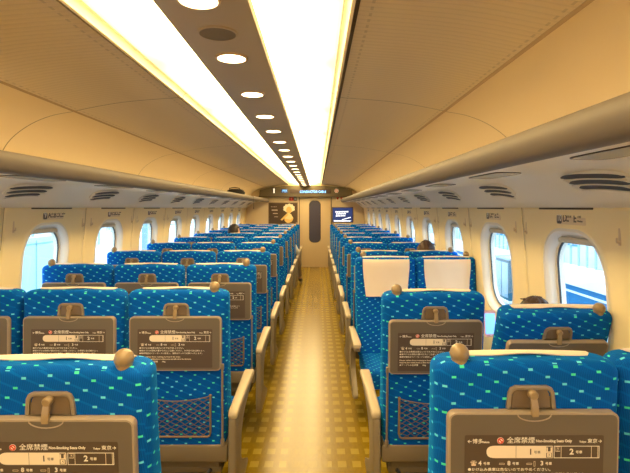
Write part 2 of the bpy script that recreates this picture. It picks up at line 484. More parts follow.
# wall joints, hooks, row number signs
for sg in (-1, 1):
    mb = MB()
    for k in range(-4, 11):
        y = WIN0 + PITCH*(k-.5)
        if y > Y1-.1: continue
        zs = [i*ZC/12 for i in range(13)]
        rings = []
        for z in zs:
            x = CX+sg*(wx(z)-.0035); rings.append([(x, y-.003, z), (x, y+.003, z), (x+sg*.004, y+.003, z), (x+sg*.004, y-.003, z)])
        mb.loft(rings)
    tag(mb.build('trim_4' if sg < 0 else 'trim_5', JOINT), kind='structure')
    mb = MB()
    for k in range(-4, 10):
        yc = WIN0 + PITCH*k
        mb.box((CX+sg*(wx(1.6)-.004), yc+.02, ZC-.003), (.012, .52, .012), bev=.003)  # dark bar paints in the shade of the recess above each window
    tag(mb.build('recess_shade_left' if sg < 0 else 'recess_shade_right', GROOVE), kind='structure')
hk = MB()   # slim coat hook, local: wall plane at x=0, sticks out to +x
hk.box((.003, 0, 0), (.006, .014, .085), bev=.002); hk.box((.010, 0, -.028), (.016, .008, .010), bev=.003); hk.box((.016, 0, -.020), (.006, .008, .02), bev=.002)
HKM = hk.mesh('coat_hook', simple('hook_plastic', (.72, .56, .36), .4))
ordn = ['nearest', 'second nearest', 'third nearest', 'fourth nearest', 'fifth nearest', 'sixth nearest', 'seventh nearest', 'eighth nearest', 'ninth nearest', 'tenth nearest', 'farthest']
for sg, side in ((-1, 'left'), (1, 'right')):
    for k in range(0, 5):
        yj = WIN0 + PITCH*(k-.5) + .03
        for d in (-.075, .075):
            if yj+d < 1.9: continue
            if sg < 0 and yj+d < 2.9: continue
            o = link('coat_hook', HKM, None, (CX+sg*(wx(1.49)), yj+d, 1.495), (0, 0, 0 if sg < 0 else pi))
            row = 10-k
            tag(o, f'slim cream coat hook on {side} wall, {"near" if d<0 else "far"} one of the pair before window {row}', 'coat hook', f'coat hooks on the {side} wall')
def sign(sg, k):
    yc = WIN0+PITCH*k; row = 10-k; side = 'left' if sg < 0 else 'right'
    z = 1.557
    r = empty('seat_row_sign', (CX+sg*(wx(z)-.001), yc-.035*sg, z), f'small sign with row number {row} and seat letters above {side} wall window', 'sign', f'row signs on the {side} wall', rot=(0, 0, -sg*pi/2))
    # local x runs along the wall (left to right for a reader), -y faces the room... plate is 2 mm thick
    # reader looks towards the wall: on the right wall (+x) left->right is -y
    pl = MB(); pl.prism(rrect(.27, .062, .006, 3), -.0025, .0, 'y'); pl.build('plate', simple_plate, r)
    bd = MB(); bd.prism(rrect(.050, .056, .012, 4, -.106, 0), -.0032, -.002, 'y'); bd.build('number_badge', PANELM, r)
    lt = MB(); put_text(lt, str(row), -.105, -.0036, 0, .048 if row > 9 else .054, 1, 'CENTER', .038 if row > 9 else None)
    if sg > 0: spec = (('D', -.072, 'Aisle'), ('E', .030, 'Window'))
    else: spec = (('A', -.070, 'Window'), ('B', .005, 'Middle'), ('C', .075, 'Aisle'))
    for ch, x, w in spec:
        put_text(lt, ch, x, -.0030, 0, .056, 0)
        jp = {'Aisle': '通路側', 'Window': '窓側', 'Middle': '中央'}[w]
        put_text(lt, jp, x+.036, -.0030, .009, .016, 0); put_text(lt, w, x+.036, -.0030, -.012, .013, 0)
    lt.build('lettering', [GREYPR, WHITEPR], r, smooth=False)
simple_plate = simple('sign_plate', (.80, .64, .42), .45)
for k in range(0, 10):
    sign(1, k)
    if k >= 1: sign(-1, k)

# end walls
endp = [(-1.66, 0), (1.66, 0), (1.66, 2.3), (-1.66, 2.3)]
tag(MB().prism([(CX+a, z) for a, z in endp], Y1, Y1+.05).build('wall_end', ENDW, smooth=False), kind='structure')
tag(MB().prism([(CX+a, z) for a, z in endp], Y0-.05, Y0).build('wall_back', ENDW, smooth=False), kind='structure')
# door
def at(px, py, Y): return ((px-317.3)*Y/FPX, EYE-(py-207.8)*Y/FPX)
dx0, dx1 = at(299.8, 0, Y1)[0], at(331, 0, Y1)[0]
dc = (dx0+dx1)/2
d = empty('door_1', (dc, Y1, 0), kind='structure')
MB().box((0, -.012, .96), (dx1-dx0-.01, .02, 1.92), bev=.004).build('door_leaf', DOORM, d)
gx0, gz1 = at(309.6, 201, Y1); gx1, gz0 = at(320.2, 242, Y1)
g = MB(); g.prism(rrect(gx1-gx0, gz1-gz0, .11, 8, (gx0+gx1)/2-dc, (gz0+gz1)/2), -.028, -.0225); g.build('door_glass', GLASSD, d)
g = MB(); o1 = rrect(gx1-gx0+.03, gz1-gz0+.03, .125, 8, (gx0+gx1)/2-dc, (gz0+gz1)/2); o2 = rrect(gx1-gx0, gz1-gz0, .11, 8, (gx0+gx1)/2-dc, (gz0+gz1)/2)
g.loft([[(x, -.022, z) for x, z in o1], [(x, -.031, z) for x, z in o1], [(x, -.031, z) for x, z in o2], [(x, -.022, z) for x, z in o2]], closed_path=True); g.build('glass_frame', GROOVE, d)
mb = MB()
for x in (dx0-.006, dx1+.006): mb.box((x, Y1-.01, .96), (.014, .02, 1.92))
mb.box(((dx0+dx1)/2, Y1-.01, 1.925), (dx1-dx0+.02, .02, .014))
tag(mb.build('trim_8', GROOVE, smooth=False), kind='structure')
tag(MB().box((dc, Y1-.02, .012), (dx1-dx0, .04, .02), bev=.003).build('trim_9', JOINT), kind='structure')
# header with displays
hx0, hx1 = at(259, 0, 12.85)[0], at(353, 0, 12.85)[0]
zlo, zhi = EYE+.31, EYE+.475
hr = empty('information_header', ((hx0+hx1)/2, 12.9, zlo), 'brown header panel above end door with car number and blue scrolling display', 'display panel')
hw = (hx1-hx0)/2
top = [(-hw+ .03, .165), (-hw*.75, .245), (-hw*.4, .285), (0, .30), (hw*.4, .285), (hw*.75, .245), (hw-.03, .165)]
poly = [(-hw, 0), (hw, 0)] + top[::-1]
MB().prism(poly, -.05, .095).build('housing', HEADER, hr)
MB().box((0, -.012, -.012), (2*hw+.02, .10, .022), bev=.004).build('lower_lip', GROOVE, hr)
def hl(px, py): 
    x, z = at(px, py, 12.85); return x-(hx0+hx1)/2, z-zlo
w0, zc_ = hl(290, 191.3); w1, _ = hl(331, 191.3)
MB().box(((w0+w1)/2, -.052, zc_), (w1-w0, .006, .115), bev=.002).build('display_window', PANELM, hr)
mb = MB(); put_text(mb, 'CONDUCTOR CAR 8', w0+.26, -.056, zc_-.015, .085, 0, width=.70); mb.build('scrolling_lettering', LEDB, hr, smooth=False)
x, z = hl(274, 191); mb = MB(); put_text(mb, '1', x, -.052, z, .17, 0, 'CENTER'); mb.build('car_number', LEDW, hr, smooth=False)
x, z = hl(284.5, 191); MB().box((x, -.052, z), (.19, .006, .105), bev=.002).build('small_screen', simple('display_blue', (.05, .08, .22), .3), hr)
mb = MB(); put_text(mb, '自由席', x, -.056, z+.016, .04, 0, 'CENTER'); put_text(mb, 'NON-RESERVED', x, -.056, z-.022, .018, 0, 'CENTER'); mb.build('small_screen_lettering', LEDB, hr, smooth=False)
x, z = hl(336.5, 190.8)
mb = MB(); mb.prism([(x+.055*cos(i*pi/12), z+.055*sin(i*pi/12)) for i in range(24)], -.056, -.049); mb.build('sign_disc', WHITEPR, hr)
mb = MB()
ro = [(x+.042*cos(i*pi/12), z+.042*sin(i*pi/12)) for i in range(24)]; ri = [(x+.030*cos(i*pi/12), z+.030*sin(i*pi/12)) for i in range(24)]
mb.loft([[(a, -.0565, c) for a, c in ro], [(a, -.0585, c) for a, c in ro], [(a, -.0585, c) for a, c in ri], [(a, -.0565, c) for a, c in ri]], closed_path=True)
mb.box((x, -.0575, z), (.075, .002, .010), rot=Matrix.Rotation(radians(45), 3, 'Y')); mb.build('no_smoking_mark', REDPR, hr, smooth=False)
# little signs under the header
xs, zs_ = at(293, 199, Y1); s = empty('emergency_sign', (xs, Y1-.004, zs_), 'small red and dark sign high on end wall left of door', 'sign')
MB().box((-.045, 0, 0), (.115, .008, .10), bev=.002).build('red_plate', REDPR, s); MB().box((.06, 0, 0), (.09, .008, .10), bev=.002).build('dark_plate', PANELM, s)
mb = MB(); put_text(mb, '!', -.045, -.006, 0, .08, 0, 'CENTER'); mb.box((.06, -.0055, 0), (.05, .003, .05)); mb.build('white_marks', WHITEPR, s, smooth=False)
xs, zs_ = at(339.5, 199, Y1); s = empty('prohibition_sign', (xs, Y1-.004, zs_), 'small white sign with red marks right of door', 'sign')
MB().box((0, 0, 0), (.20, .008, .11), bev=.002).build('plate', simple('sign_cream', (.85, .72, .5), .5), s)
mb = MB(); mb.prism([(-.09, .045), (-.01, .045), (-.05, -.03)], -.006, -.003); mb.prism([(.01, .045), (.09, .045), (.05, -.03)], -.006, -.003); mb.build('red_marks', REDPR, s, smooth=False)
# poster left of the door: generic light-haired figure on brown
px0, pz1 = at(269, 203, Y1); px1, pz0 = at(297.3, 223.9, Y1); pw, ph = px1-px0, pz1-pz0
s = empty('wall_poster', ((px0+px1)/2, Y1-.003, pz0), 'dark brown framed poster with golden figure left of door', 'poster')
MB().box((0, -.004, ph/2), (pw+.03, .012, ph+.03), bev=.003).build('poster_frame', simple('poster_frame_wood', (.25, .16, .08), .4), s)
MB().box((0, -.0115, ph/2), (pw-.01, .004, ph-.01)).build('poster_sheet', POSTER_BG, s, smooth=False)
mb = MB()
def blob(mb, cx, cz, rx, rz, mi, lay, seed=0, wob=.0):
    rnd = random.Random(seed); ph_ = rnd.random()*6
    pts = [(cx+rx*cos(t)*(1+wob*sin(5*t+ph_)), cz+rz*sin(t)*(1+wob*cos(4*t+ph_))) for t in [i*2*pi/28 for i in range(28)]]
    mb.prism(pts, -.0145-.0006*lay, -.013, mi=mi)
blob(mb, .16, ph*.74, .140, .115, 2, 0, 1, .07)      # hair
for i in range(7): blob(mb, .16+.12*cos(i*.62-.3), ph*.74+.09*sin(i*.62-.3), .04, .04, 2, 1+i*.6, i+5, .1)
blob(mb, .16, ph*.66, .075, .095, 0, 7, 2)          # face
blob(mb, .15, ph*.26, .12, .12, 0, 6, 3, .05)       # shoulders
mb.prism([(.0, ph*.28), (.10, ph*.50), (.16, ph*.52), (.22, ph*.46), (.27, ph*.30), (.2, ph*.2)], -.0195, -.013, mi=1)
mb.prism([(-.07, ph*.20), (-.03, ph*.16), (.15, ph*.44), (.10, ph*.50)], -.0205, -.013, mi=0)
mb.build('poster_figure', [POSTER_Y, POSTER_P, simple('poster_pale_hair', (.95, .86, .60), .5)], s, smooth=False)
mb = MB(); put_text(mb, '▪▪▪▪', -pw*.44, -.0145, ph*.82, .075); 
for i in range(3): mb.box((-pw*.30+.02*i, -.014, ph*(.66-.16*i)), (.16-.03*i, .001, .03-.008*i))
mb.build('poster_lettering', simple('poster_print', (.62, .50, .34), .5), s, smooth=False)
# advertising screen right of the door
px0, pz1 = at(332.6, 207.6, Y1); px1, pz0 = at(352.6, 222, Y1); pw, ph = px1-px0, pz1-pz0
s = empty('advert_board', ((px0+px1)/2, Y1-.003, pz0), 'navy blue advert board with white lettering right of door', 'advert board')
MB().box((0, -.006, ph/2), (pw+.03, .016, ph+.03), bev=.004).build('board_frame', GROOVE, s)
MB().box((0, -.0155, ph/2), (pw-.01, .004, ph-.01)).build('board_face', SCREEN, s, smooth=False)
mb = MB()
for i, (cx_, w_) in enumerate(((-.02, .36), (-.03, .30), (-.05, .28))):
    zz = ph*(.70-.14*i)
    n = int(w_/.045)
    for j in range(n): mb.box((cx_-w_/2+.045*j+.02, -.018, zz+.008*j/n), (.034, .002, .036-.004*i))
mb.prism([(-.02, ph*.14), (.22, ph*.30), (.22, ph*.36), (-.02, ph*.18)], -.019, -.017)
mb.prism([(-.24, ph*.04), (.2, ph*.04), (.24, ph*.10), (-.24, ph*.12)], -.019, -.017)
mb.build('board_lettering', SCRW, s, smooth=False)

# ------------------------------------------------------------------ luggage racks, vents, reading lights
rack_poly = [(.962, .222), (.972, .238), (.99, .236), (1.03, .205), (1.515, .19), (1.578, .19), (1.584, 0.0), (1.560, .002), (1.50, .050), (1.43, .104), (1.37, .148), (1.345, .156), (1.28, .160), (1.15, .163), (1.06, .160), (1.03, .148), (1.005, .146), (.982, .160), (.964, .19)]
for sg, side in ((-1, 'left'), (1, 'right')):
    r = empty('luggage_rack', (CX+sg*1.3, Y0, ZC), f'long overhead luggage rack running along the {side} wall', 'luggage rack')
    nosei = [0, 1, 2, 3, 14, 15, 16, 17, 18]
    nose = [rack_poly[i] for i in nosei]
    body = rack_poly[3:15]
    for nm, poly, mt in (('rack_rail', nose, RACKM), ('rack_shelf', body, UNDER)):
        o = MB().prism([(sg*(a-1.3), z) for a, z in poly], 0, Y1-Y0).build(nm, mt, r, angle=50)
# vents: local u along y, v along slope
A = Vector((1.37, .148)); B = Vector((1.560, .002)); slope = (B-A).normalized(); nrm2 = Vector((-slope.y, slope.x))*-1   # pointing down/inward
def vent_mesh(sg):
    def P(u, v, h):     # v from A along slope, h out of surface
        p = A + slope*v + nrm2*h
        return (sg*p.x, u, p.y)
    pl = MB(); out_ = []
    N = 28
    base = [( .205*cos(t)*(1 if abs(cos(t)) < .95 else 1), .085+.058*sin(t)) for t in [i*2*pi/N for i in range(N)]]
    base = [(math.copysign(abs(cos(t))**.7, cos(t))*.205, .072+math.copysign(abs(sin(t))**.8, sin(t))*.066) for t in [i*2*pi/N for i in range(N)]]
    pl.loft([[P(u, v, -.002) for u, v in base], [P(u, v, .006) for u, v in base], [P(u*.96, .072+(v-.072)*.9, .010) for u, v in base]])
    pm = pl.mesh('vent_plate', UNDER)
    slots = []
    for i, (v0, hw_, bow) in enumerate(((.026, .195, .010), (.062, .180, .012), (.096, .150, .012))):
        s = MB(); up = []; dn = []
        for j in range(17):
            t = -1+2*j/16; u = hw_*t; v = v0+bow*t*t-.016*t; th = .0125*math.sqrt(max(0.05, 1-t**6))
            up.append((u, v-th)); dn.append((u, v+th))
        poly = up+dn[::-1]
        s.loft([[P(u, v, .0085) for u, v in poly], [P(u, v, .0118) for u, v in poly]])
        slots.append(s.mesh('vent_slot', DARK))
        fin = MB(); pts = [(hw_*t*.97, v0+.0150+bow*t*t-.016*t) for t in [-1+2*j/16 for j in range(17)]]
        fin.tube([P(u, v, .013) for u, v in pts], .0035, 6)
        slots.append(fin.mesh('vent_fin', UNDER))
    return pm, slots
VM = {s: vent_mesh(s) for s in (-1, 1)}
def lens_mesh(sg, hl_):
    def P(u, v, h): return (sg*(1.15+v), u, .1585-.075*v*.7+h)
    pts = [(hl_*math.copysign(abs(cos(t))**.3, cos(t)), .060+.062*math.copysign(abs(sin(t))**.45, sin(t))) for t in [i*2*pi/28 for i in range(28)]]
    def zsurf(v):
        a = 1.15+v
        return .163 - .003*(a-1.15)/.13 if a < 1.28 else .160-.004*(a-1.28)/.065
    l = MB(); l.loft([[(sg*(1.15+v), u, zsurf(v)+.002) for u, v in pts], [(sg*(1.15+v), u, zsurf(v)-.004) for u, v in pts]])
    lm = l.mesh('light_lens', LENS)
    f = MB()
    f.tube([(sg*(1.15+.065+(v-.065)*1.05), u*1.02, zsurf(v)-.001) for u, v in pts], .0035, 6, closed=True)
    return lm, f.mesh('light_rim', GROOVE)
LM = {s: lens_mesh(s, .215 if s > 0 else .235) for s in (-1, 1)}
for sg, side in ((-1, 'left'), (1, 'right')):
    for k in range(0 if sg > 0 else 0, 11):
        y = 1.87 + PITCH*k
        if y > Y1-.3: continue
        r = empty('air_vent', (CX, y, ZC), f'slotted air vent under the {side} luggage rack, {ordn[k]} of its row', 'air vent', f'air vents under the {side} luggage rack')
        link('vent_plate', VM[sg][0], r)
        for m_ in VM[sg][1]: link(m_.name.split('.')[0], m_, r)
    for k in range(0, 11):
        y = (1.36 if sg > 0 else 1.58) + PITCH*k
        if y > Y1-.3: continue
        r = empty('reading_light', (CX, y, ZC), f'flat reading light lens under the {side} luggage rack, {ordn[k]} of its row', 'reading light', f'reading lights under the {side} luggage rack')
        link('light_lens', LM[sg][0], r); link('light_rim', LM[sg][1], r)

# downlights
def disc(r0, z0, z1, n=28):
    return [[(r0*cos(2*pi*i/n), r0*sin(2*pi*i/n), z) for i in range(n)] for z in (z0, z1)]
dl = MB(); dl.loft(disc(.054, -.001, -.006)); DLM = dl.mesh('lens', DOWN)
rg = MB(); n = 28
rg.loft([[(r_*cos(2*pi*i/n), r_*sin(2*pi*i/n), z) for i in range(n)] for r_, z in ((.054, 0), (.054, -.007), (.061, -.006), (.063, 0))], closed_path=True); RGM = rg.mesh('trim_ring', simple('downlight_ring', (.7, .5, .3), .35))
ys = [1.34] + [1.86+.592*i for i in range(19)]
for i, y in enumerate(ys):
    if y > Y1-.25: continue
    r = empty('downlight', (CX, y, ZC+.583), f'round glowing downlight, number {i+1} along the centre ceiling panel counted from the front' if False else None)
    nth = ['nearest', 'second', 'third', 'fourth', 'fifth', 'sixth', 'seventh', 'eighth', 'ninth', 'tenth', 'eleventh', 'twelfth', 'thirteenth', 'fourteenth', 'fifteenth', 'sixteenth', 'seventeenth', 'eighteenth', 'nineteenth', 'farthest'][i]
    tag(r, f'round glowing downlight in the centre ceiling panel, {nth} of the line from the viewer', 'ceiling light', 'downlights in the centre ceiling panel')
    link('lens', DLM, r); link('trim_ring', RGM, r)
sp_ = empty('ceiling_speaker', (CX, 1.6, ZC+.583), 'round grey speaker grille in the centre ceiling panel between downlights', 'speaker')
MB().loft(disc(.060, 0, -.005)).build('grille', simple('speaker_grille', (.20, .16, .11), .6, bump=1, bscale=700), sp_)
rg2 = MB(); rg2.loft([[(r_*cos(2*pi*i/n), r_*sin(2*pi*i/n), z) for i in range(n)] for r_, z in ((.060, 0), (.060, -.006), (.066, -.005), (.068, 0))], closed_path=True); rg2.build('rim', CENTRE, sp_)

# ------------------------------------------------------------------ seats
def ring(w, yr, yf, z, rr=.040, rf=.045, n=6, dish=0):
    pts = []
    # counter-clockwise: front right, front left, rear left, rear right
    for (sx, yc, r, a0, sy) in ((1, yf, rf, 0, 1), (-1, yf, rf, 90, 1), (-1, yr, rr, 180, -1), (1, yr, rr, 270, -1)):
        for i in range(n+1):
            a = radians(a0+90*i/n)
            pts.append([sx*(w-r)+r*cos(a), yc-sy*r+r*sin(a), z])
        if a0 == 0 or a0 == 180:
            for j in range(1, 5):
                t = j/5; x = (w-r)*(1-2*t)*(1 if a0 == 0 else -1)
                pts.append([x, yc - (dish*(1-(2*t-1)**2) if a0 == 0 else 0), z])
    return [tuple(p) for p in pts]
def backrest_mesh():
    lv = [(.440, .222, .000, .215), (.50, .227, 0, .205), (.62, .231, 0, .180), (.78, .234, 0, .150), (.92, .236, 0, .128), (1.04, .237, 0, .116), (1.12, .2375, -.001, .114), (1.178, .2375, -.002, .112)]
    rings = [ring(w, a, b_, z, dish=.018 if .5 < z < 1.1 else .006) for z, w, a, b_ in lv]
    r = .032
    for i in range(1, 8):
        t = i/7*pi/2*.97
        ins = r*(1-cos(t)); z = 1.178+r*sin(t)
        rings.append(ring(.2375-ins*.95, -.002+ins*.75, .114-ins*.85, z, max(.012, .040-ins*.3), max(.012, .045-ins*.3)))
    # slightly crowned top
    rings = [[(x, y, z - (.006*(x/.24)**2 if z > 1.16 else 0)) for x, y, z in rg_] for rg_ in rings]
    mb = MB(); mb.loft(rings); return mb.mesh('backrest', FAB, uv=True, angle=60)
def cover_mesh():
    mb = MB(); th = .004
    # path in yz: from mid top, over the front, down the front
    path = [(.058, 1.2090), (.066, 1.2125), (.080, 1.2120), (.096, 1.203), (.109, 1.188), (.117, 1.165), (.119, 1.12), (.114, 1.04), (.122, .98), (.130, .92), (.134, .895)]
    rows = []
    for i, (y, z) in enumerate(path):
        w = .182 if z > 1.1 else .182-.022*((1.1-z)/.2)
        if i == 0: w = .174
        row = []
        for j in range(13):
            t = -1+2*j/12; x = w*t
            dz = -.004*(t*t)*(1 if i < 4 else 0) + (.003*sin(5*t+1) if i == 0 else 0)
            dy = .004*sin(7*t+i*.9)*(1 if 5 < i else 0)
            row.append((x, y+dy, z+dz))
        rows.append(row)
    vs = []; fs = []; n = 13; m_ = len(rows)
    for row in rows: vs += row
    for i, row in enumerate(rows):
        p, q = path[max(0, i-1)], path[min(m_-1, i+1)]
        t = Vector((q[0]-p[0], q[1]-p[1])).normalized(); nn = Vector((-t.y, t.x))
        vs += [(x, y+nn.x*th, z+nn.y*th) for x, y, z in row]
    O = n*m_
    for i in range(m_-1):
        for j in range(n-1):
            a = i*n+j; fs.append((a, a+1, a+n+1, a+n)); fs.append((O+a, O+a+n, O+a+n+1, O+a+1))
    for i in range(m_-1):
        for j in (0, n-1): a = i*n+j; fs.append((a, a+n, O+a+n, O+a))
    for j in range(n-1):
        for i in (0, m_-1): a = i*n+j; fs.append((a, O+a, O+a+1, a+1))
    mb.add(vs, fs); return mb.mesh('headrest_cover', COVER, angle=70)
def cushion_mesh():
    lv = [(.335, .205), (.36, .212), (.42, .214), (.445, .210), (.458, .195), (.462, .17)]
    rings = []
    for z, w in lv:
        yr, yf = .14, .635-(.214-w)*.8
        rings.append(ring(w, yr, yf, z, .02, .05, n=6))
    mb = MB(); mb.loft(rings); return mb.mesh('seat_cushion', FAB, uv=True, angle=60)
TZ0, TZ1, TW = .830, 1.088, .425
def tray_mesh():
    mb = MB(); pts = rrect(TW, TZ1-TZ0, .020, 6, 0, (TZ0+TZ1)/2)
    ptsi = rrect(TW-.012, TZ1-TZ0-.012, .015, 6, 0, (TZ0+TZ1)/2)
    mb.loft([[(x, -.004, z) for x, z in pts], [(x, -.022, z) for x, z in pts], [(x, -.026, z) for x, z in rrect(TW-.004, TZ1-TZ0-.004, .019, 6, 0, (TZ0+TZ1)/2)]], mi=1)
    mb.loft([[(x, -.020, z) for x, z in ptsi], [(x, -.0268, z) for x, z in ptsi]], mi=0)
    # thumb scoop under the latch
    sc_ = [(.042*cos(t), TZ1-.004+.018*sin(t)) for t in [pi+i*pi/12 for i in range(13)]]
    mb.tube([(x, -.027, z) for x, z in sc_], .0018, 6, mi=1)
    return mb.mesh('tray_table', [TRAY, TRAYRIM], angle=35)
PW, PZ0, PZ1 = .345, .846, 1.030
def panel_mesh():
    mb = MB(); mb.prism(rrect(PW, PZ1-PZ0, .004, 3, 0, (PZ0+PZ1)/2), -.0273, -.0255); return mb.mesh('printed_panel', PANELM, smooth=False)
def print_mesh():
    """mats: 0 white, 1 cream, 2 dark, 3 red"""
    mb = MB(); y = -.0276
    zt = PZ1; x0 = -PW/2
    put_text(mb, '←博多', x0+.006, y, zt-.017, .0135); put_text(mb, 'Hakata', x0+.043, y, zt-.0185, .0065)
    put_text(mb, '全席禁煙', -.068, y, zt-.0145, .0175); put_text(mb, 'Non-Smoking Seats Only', .004, y, zt-.0155, .0098, width=.089)
    put_text(mb, 'Tokyo', .112, y, zt-.0175, .0065); put_text(mb, '東京→', .132, y, zt-.016, .0125)
    c = (-.0835, zt-.0145); k = 16
    mb.prism([(c[0]+.0085*cos(i*2*pi/k), c[1]+.0085*sin(i*2*pi/k)) for i in range(k)], y-.0003, y+.0003, mi=0)
    ro = [(c[0]+.0078*cos(i*2*pi/k), c[1]+.0078*sin(i*2*pi/k)) for i in range(k)]; ri = [(c[0]+.0048*cos(i*2*pi/k), c[1]+.0048*sin(i*2*pi/k)) for i in range(k)]
    mb.loft([[(a, y-.0004, z) for a, z in ro], [(a, y-.0008, z) for a, z in ro], [(a, y-.0008, z) for a, z in ri], [(a, y-.0004, z) for a, z in ri]], closed_path=True, mi=3)
    mb.box((c[0], y-.0006, c[1]), (.013, .0005, .003), mi=3, rot=Matrix.Rotation(radians(45), 3, 'Y'))
    # car 1: bullet outline, blunt nose on the left
    za, zb = zt-.060, zt-.028; zm = (za+zb)/2; xa, xb = -.118, .046
    nose = [(xa+.030*(1-cos(t)) , zm + .016*sin(t)) for t in [pi/2*i/6 for i in range(7)]]
    up = [(xa+.022-.022*cos(t), zm+.016*math.copysign(abs(sin(t))**.75, sin(t))) for t in [i*pi/12-pi/2 for i in range(13)]]
    up = [(xa+.022*(1-abs(cos(t))**.8), zm+.016*math.copysign(abs(sin(t))**.8, sin(t))) for t in [i*pi/12 - pi/2 for i in range(13)]]
    poly = up + [(xb, zb), (xb, za)]
    mb.prism(poly, y-.0003, y+.0003, mi=1)
    mb.box((-.045, y-.0004, zm), (.0008, .0006, .031), mi=2)
    put_text(mb, '1', -.014, y-.0004, zm, .021, 2); put_text(mb, '号車', -.001, y-.0004, zm-.001, .0085, 2)
    for dz in (.008, -.008):
        mb.box((.037, y-.0005, zm+dz), (.014, .0006, .0125), mi=2)
    put_text(mb, '▮▮', .037, y-.001, zm+.008, .010, 1, 'CENTER'); put_text(mb, '♿', .037, y-.001, zm-.008, .010, 1, 'CENTER')
    # car 2 outline
    o1 = [(.049, za), (.162, za), (.162, zb), (.049, zb)]; o2 = [(.0505, za+.0015), (.1605, za+.0015), (.1605, zb-.0015), (.0505, zb-.0015)]
    mb.loft([[(a, y, z) for a, z in o1], [(a, y-.0004, z) for a, z in o1], [(a, y-.0004, z) for a, z in o2], [(a, y, z) for a, z in o2]], closed_path=True, mi=0)
    for xx in (.067, .142, .158): mb.box((xx, y-.0003, zm), (.0010, .0005, .031), mi=1)
    mb.box((.0585, y-.0003, zm+.008), (.011, .0005, .013), mi=1); put_text(mb, '♿', .0585, y-.0008, zm+.008, .010, 2, 'CENTER')
    put_text(mb, '2', .088, y, zm, .021, 0); put_text(mb, '号車', .103, y, zm-.001, .0085, 0)
    # icons row
    zi = zt-.074
    for xx, ic, nn in ((-.158, '☎', '4'), (-.086, '▭', '8'), (-.018, '▭▯', '3')):
        put_text(mb, ic, xx, y, zi, .013, 1); put_text(mb, nn, xx+(.020 if len(ic) == 1 else .034), y, zi, .016, 0)
        put_text(mb, '号車', xx+(.032 if len(ic) == 1 else .046), y, zi-.001, .0085, 0)
    L = [('●かけ込み乗車は危ないのでおやめください。', .0092, .205), ('●車内でのお荷物の置き引きにご注意ください。お手回り品は棚の上へ', .0085, .30),
         ('●携帯電話はマナーモードに設定し、通話はデッキでお願いいたします。', .0085, .29)]
    z = zi-.0165
    for s, sz, w in L:
        put_text(mb, s, x0+.008, y, z, sz, 0, width=w); z -= .0125
    z -= .004
    for s, w in (('Please refrain from rushing to board the train.', .19), ('Please set your mobile phone to silent mode and talk only in the deck area.', .24)):
        put_text(mb, s, x0+.008, y, z, .0075, 1, width=w); z -= .0105
    z -= .002
    put_text(mb, '●テーブルの耐荷重', x0+.008, y, z, .0085, 0, width=.085); put_text(mb, '10kg', x0+.112, y, z, .0085, 0)
    return mb.mesh('panel_print', [WHITEPR, CREAMPR, GREYPR, REDPR], smooth=False)
def latch_mesh():
    mb = MB(); za, zb = TZ1+.002, 1.150
    out_ = [(-.062, za), (.062, za), (.058, zb-.018), (.052, zb-.006), (.040, zb), (-.040, zb), (-.052, zb-.006), (-.058, zb-.018)]
    inn = [(-.052, za), (.052, za), (.049, zb-.022), (.044, zb-.014), (.036, zb-.011), (-.036, zb-.011), (-.044, zb-.014), (-.049, zb-.022)]
    mb.loft([[(x, .002, z) for x, z in out_], [(x, -.008, z) for x, z in out_], [(x, -.010, z) for x, z in [( (a[0]*.6+b_[0]*.4), (a[1]*.6+b_[1]*.4)) for a, b_ in zip(out_, inn)]], [(x, -.008, z) for x, z in inn], [(x, -.001, z) for x, z in inn]])
    mb.prism([(x*.93, z) for x, z in inn], -.004, -.001, mi=1)
    return mb.mesh('tray_latch', [LATCH, simple('latch_recess', (.17, .12, .08), .4)], angle=50)
def hook_mesh():
    mb = MB()
    z1 = 1.130
    mb.loft([[(r_*cos(t), yy, z1+r_*sin(t)) for t in [i*2*pi/14 for i in range(14)]] for r_, yy in ((.010, -.004), (.012, -.012), (.012, -.022), (.009, -.026))])
    rings = []
    for z, w, y_ in ((1.132, .007, -.022), (1.120, .0075, -.026), (1.105, .0085, -.031), (1.088, .009, -.034), (1.080, .007, -.034)):
        rings.append([(w, y_, z), (w, y_+.008, z), (-w, y_+.008, z), (-w, y_, z)])
    mb.loft(rings)
    return mb.mesh('latch_hook', KNOB, angle=50)
PX, PB, PT = .160, .508, .705
def net_mesh():
    mb = MB(); r = .0017
    def yb(x, z):
        t = (z-PB)/(PT-PB); return -.006-.020*math.sin(max(0, min(1, t))*pi*.5)*(1-(x/PX)**2*.8)
    def ztop(x): return PT-.018*(1-(x/PX)**2)
    st = .026
    for s in (-1, 1):
        c = -.40
        while c < .40:
            pts = []
            for i in range(41):
                x = -PX+2*PX*i/40; z = PB + s*(x*.62) + c + (PT-PB)/2 + .0028*sin((x)*2*pi/st*2)
                if PB <= z <= ztop(x): pts.append((x, yb(x, z), z))
            if len(pts) > 2: mb.tube(pts[::2]+([pts[-1]] if (len(pts)-1) % 2 else []), r, 4)
            c += st
    return mb.mesh('pocket_net', NET, smooth=False)
def pocket_frame_mesh():
    mb = MB(); r = .0048
    pts = [(-PX, -.012, PT)] + [(-PX, -.010, PB+.02), (-PX+.004, -.010, PB+.006), (-PX+.015, -.010, PB), (PX-.015, -.010, PB), (PX-.004, -.010, PB+.006), (PX, -.010, PB+.02), (PX, -.012, PT)]
    mb.tube(pts, r, 8)
    for s in (-1, 1): mb.sphere((s*PX, -.012, PT+.002), .007, u=10, v=6)
    mb.tube([(x, -.008-.022*(1-(x/PX)**2*.8), PT-.018*(1-(x/PX)**2)) for x in [-PX+2*PX*i/16 for i in range(17)]], .0022, 6)
    return mb.mesh('pocket_frame', simple('pocket_frame_plastic', (.24, .17, .11), .45), angle=60)
